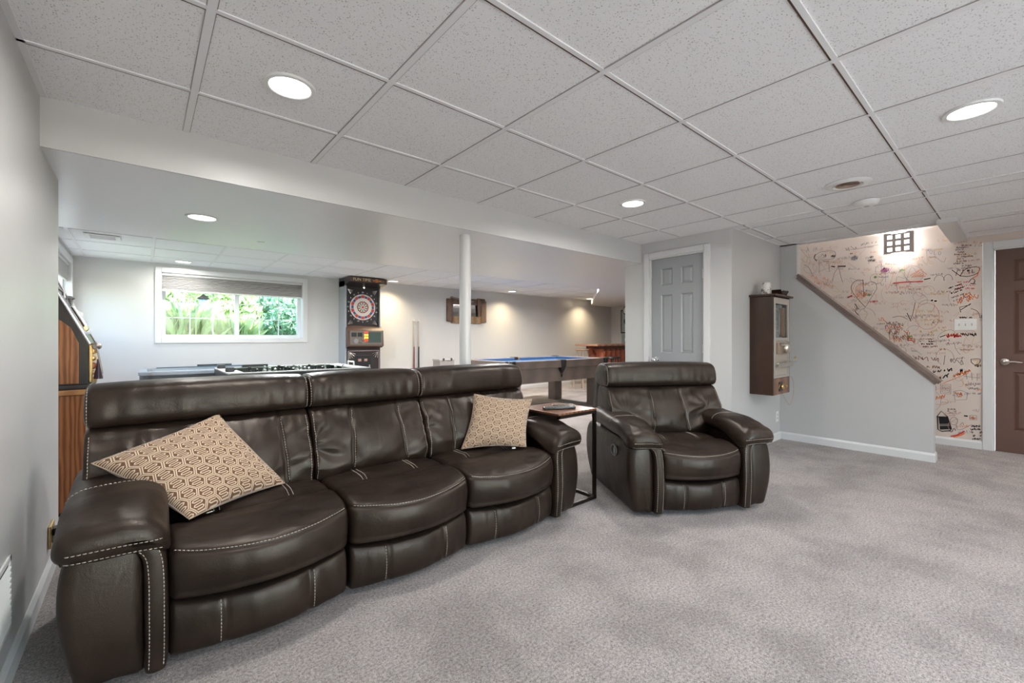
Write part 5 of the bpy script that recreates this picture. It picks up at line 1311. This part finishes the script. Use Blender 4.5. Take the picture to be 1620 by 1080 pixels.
# nested squares, pentagon
for s in (3, 5.5, 8): stroke('b', [(1496-s, 615-s), (1496+s, 615-s+.8), (1496+s, 615+s), (1496-s, 615+s-.8), (1496-s, 615-s)], .003)
blob('k', 1496, 615, 1.4, 1.4, 2, 50); oval('b', 1478, 614, 3, 5, .003); blob('k', 1478, 615, 1, 2, 2, 51)
stroke('g', [(1509, 619), (1520, 617), (1531, 622), (1529, 632), (1511, 633), (1509, 619)], .003); scrib('o', 1510, 621, 14, 5, .2, .005); scrib('o', 1514, 627, 10, 4, 0, .003)
scrib('o', 1478, 630, 18, 6, -.2, .005); oval('f', 1488, 635, 12, 5, .003)
for (x, y) in ((1527, 608), (1532, 614), (1534, 606), (1538, 622)): scrib('g', x, y, 18, 4, .05, .003)
# black box drawing with doodles and orange slash
stroke('k', [(1482, 659), (1489, 650), (1499, 659)], .006); stroke('k', [(1483, 658), (1484, 679), (1490, 682), (1503, 681), (1505, 678), (1499, 659), (1483, 659)], .008)
for k in range(7): stroke('k', [(1485+k*.3, 660.5+k*2.9), (1499+k*.8, 660.5+k*2.8)], .016 if k != 4 else .008)
scrib('k', 1502, 682, 9, 8, -.4, .004); oval('b', 1509, 666, 6, 6, .003); scrib('b', 1505, 672, 20, 7, -.1, .003); stroke('g', [(1513, 672), (1517, 680), (1538, 671)], .003, sm=True)
stroke('r', [(1504, 690), (1514, 688), (1526, 682)], .010); stroke('o', [(1508, 691), (1520, 688), (1526, 685)], .010)
stroke('k', [(1525, 657.5), (1531, 658)], .011); blob('o', 1539, 661, 4, 3, 4, 60); stroke('b', [(1534, 657), (1545, 657), (1545, 664), (1534, 664), (1534, 657)], .003)
for k in range(5): scrib('k', 1535+rnd.uniform(-2, 2), 674+k*5, 17, 3.5, 0, .004)
for k in range(3): scrib('b', 1497+k*2, 647+k*3, 14, 3, 0, .003)
for k in range(12):  # top right notes
    scrib(rnd.choice('gbb'), 1505+rnd.uniform(0, 18), 388+k*3.6, rnd.uniform(12, 26), 3, -.03, .0028)
for c, L in STK.items():
    mb = MB()
    for P, w in L:
        P = [p for p in P if .27 < p[0] < 2.9]
        if len(P) < 2: continue
        xw = XW-.00006*LAY[c]; h = w*.62; A = []
        for i, p in enumerate(P):
            a = P[max(0, i-1)]; b = P[min(len(P)-1, i+1)]; dy, dz = b[0]-a[0], b[1]-a[1]; l = math.hypot(dy, dz) or 1
            A.append((-dz/l*h, dy/l*h))
        v = [(xw, p[0]+n[0], p[1]+n[1]) for p, n in zip(P, A)]+[(xw, p[0]-n[0], p[1]-n[1]) for p, n in zip(P, A)]
        k = len(P); mb.add(v, [(i, i+1, k+i+1, k+i) for i in range(k-1)])
    if mb.v: mb.build('marker_drawing', INK[c], WALLR, fix=False)

# ------------------------------------------------------------------ outdoors: lawn, hedge and shrubs beyond the windows
gm = mat('lawn', (.20, .30, .10), .9)
struct('ground', MB().box((-14, YB+WT, .55), (20, 30, .95)).box((-14, 3, .55), (XLB-T-.3, YB+WT, .95)), gm, 'grass outside the basement windows', 'ground')
def leafmat(n, a, b):
    m = mat(n, a, .5); g_ = nd(m, 'ShaderNodeNewGeometry'); lk(m, ramp(m, g_.outputs['Random Per Island'], [(0, a), (1, b)]), B(m).inputs['Base Color'])
    B(m).inputs['Subsurface Weight'].default_value = 0; B(m).inputs['Emission Strength'].default_value = 0; return m
LM = [leafmat('leaf_light', (.36, .52, .20), (.70, .82, .42)), leafmat('leaf_mid', (.14, .32, .20), (.44, .62, .40)), leafmat('grass_blade', (.36, .48, .20), (.74, .82, .46))]
def shrub(label, x, y, r, h, n, lm, name='leafy_shrub', grass=False, leaf=.05):
    root = thing(name, label, 'shrub' if not grass else 'grass clump', (x, y, .95), group=None)
    rg = np.random.RandomState(int(abs(x*31+y*17+h*100)) % 9999)
    if not grass:
        ph = rg.uniform(0, 2*PI, n); ct = rg.uniform(-1, 1, n); rr = rg.uniform(.6, 1, n)**.5; st = np.sqrt(1-ct**2)
        lump = 1+.18*np.sin(ph*5)+.15*np.sin(ct*9)
        c = np.stack([r*rr*st*np.cos(ph)*lump, r*rr*st*np.sin(ph)*lump, h*.5+h*.5*rr*ct], 1); c[:, 2] = np.maximum(c[:, 2], .02)
        a = rg.normal(size=(n, 3)); a /= np.linalg.norm(a, axis=1)[:, None]; b = np.cross(a, rg.normal(size=(n, 3))); b /= np.linalg.norm(b, axis=1)[:, None]
        L = (leaf*rg.uniform(.7, 1.3, n))[:, None]
        v = np.stack([c-a*L, c+b*L*.45, c+a*L, c-b*L*.45], 1).reshape(-1, 3)
    else:
        bx = rg.normal(0, r*.35, (n, 2)); d = rg.normal(0, 1, (n, 2)); d /= np.linalg.norm(d, axis=1)[:, None]; lean = rg.uniform(.05, .6, n)[:, None]*h
        hh = rg.uniform(.5, 1, n)*h; wv = np.stack([-d[:, 1], d[:, 0]], 1)*.010
        b0 = np.concatenate([bx-wv, np.zeros((n, 1))], 1); b1 = np.concatenate([bx+wv, np.zeros((n, 1))], 1)
        tp_ = np.concatenate([bx+d*lean, hh[:, None]], 1); m1 = np.concatenate([bx+d*lean*.35+wv, (hh*.62)[:, None]], 1)
        v = np.stack([b0, b1, m1, tp_], 1).reshape(-1, 3)
    me = bpy.data.meshes.new('foliage'); q = np.arange(n*4).reshape(n, 4)
    me.from_pydata(v.tolist(), [], q.tolist()); me.materials.append(lm); o = bpy.data.objects.new('foliage', me); COL.objects.link(o); o.parent = root
    tag(o, kind='stuff')
    if not grass:
        mb = MB()
        for k in range(6):
            a = k*1.05; mb.tube([(0, 0, -.05), (r*.25*math.cos(a), r*.25*math.sin(a), h*.4), (r*.6*math.cos(a), r*.6*math.sin(a), h*.8)], [.02, .014, .006], 6)
        mb.build('stems', mat('bark', (.12, .08, .05), .9), root)
    return root
shrub('ornamental grass clump outside the left third of the far window', .42, 8.25, .34, .80, 800, LM[2], 'ornamental_grass', True)
shrub('ornamental grass clump outside the middle of the far window', 1.12, 8.3, .34, .62, 800, LM[2], 'ornamental_grass', True)
shrub('low pale shrub close outside the right end of the far window', 1.85, 8.35, .34, .72, 1800, LM[1], leaf=.045)
for a_ in ((.10, 9.55, .55, 1.35, LM[0], 'bright leafy shrub outside the left end of the far window'), (1.22, 9.55, .52, 1.2, LM[0], 'bright leafy shrub outside the middle of the far window'), (2.32, 9.55, .55, 1.5, LM[1], 'blue-green shrub outside the right end of the far window'),
           (-.3, 11.4, .8, 2.0, LM[1], 'second-row green shrub at the left, beyond the window'), (1.4, 11.4, .8, 2.2, LM[0], 'second-row pale shrub in the middle, beyond the window'), (3.1, 11.4, .8, 2.3, LM[1], 'second-row green shrub at the right, beyond the window'), (-2.6, 8.4, .9, 1.5, LM[1], 'green shrub outside the small left window')):
    shrub(a_[5], a_[0], a_[1], a_[2], a_[3], 4500, a_[4], leaf=.06)
for i, (x, y) in enumerate(((-.8, 15), (2.0, 15.2), (4.9, 15))):
    shrub(['tall tree crown at the left, far beyond the window', 'tall tree crown in the middle, far beyond the window', 'tall darker tree crown at the right, far beyond the window'][i], x, y, 1.35, 3.4, 5000, LM[(0, 0, 1)[i]], 'garden_tree', leaf=.12)
bf = thing('bird_feeder', 'small grey-blue bird feeder hanging outside the far window', 'bird feeder', (.76, 8.85, .95))
MB().cyl((0, 0, 0), (0, 0, .62), .012, n=8).build('feeder_pole', M['bronze'], bf, sm=True)
MB().cbox((-.06, -.06, .62), (.06, .06, .84), .01).build('feeder_body', mat('feeder_blue', (.12, .18, .26), .5), bf)
MB().prism([(-.09, .84), (.09, .84), (0, .92)], -.08, .08, 'y').build('feeder_roof', M['bronze'], bf)
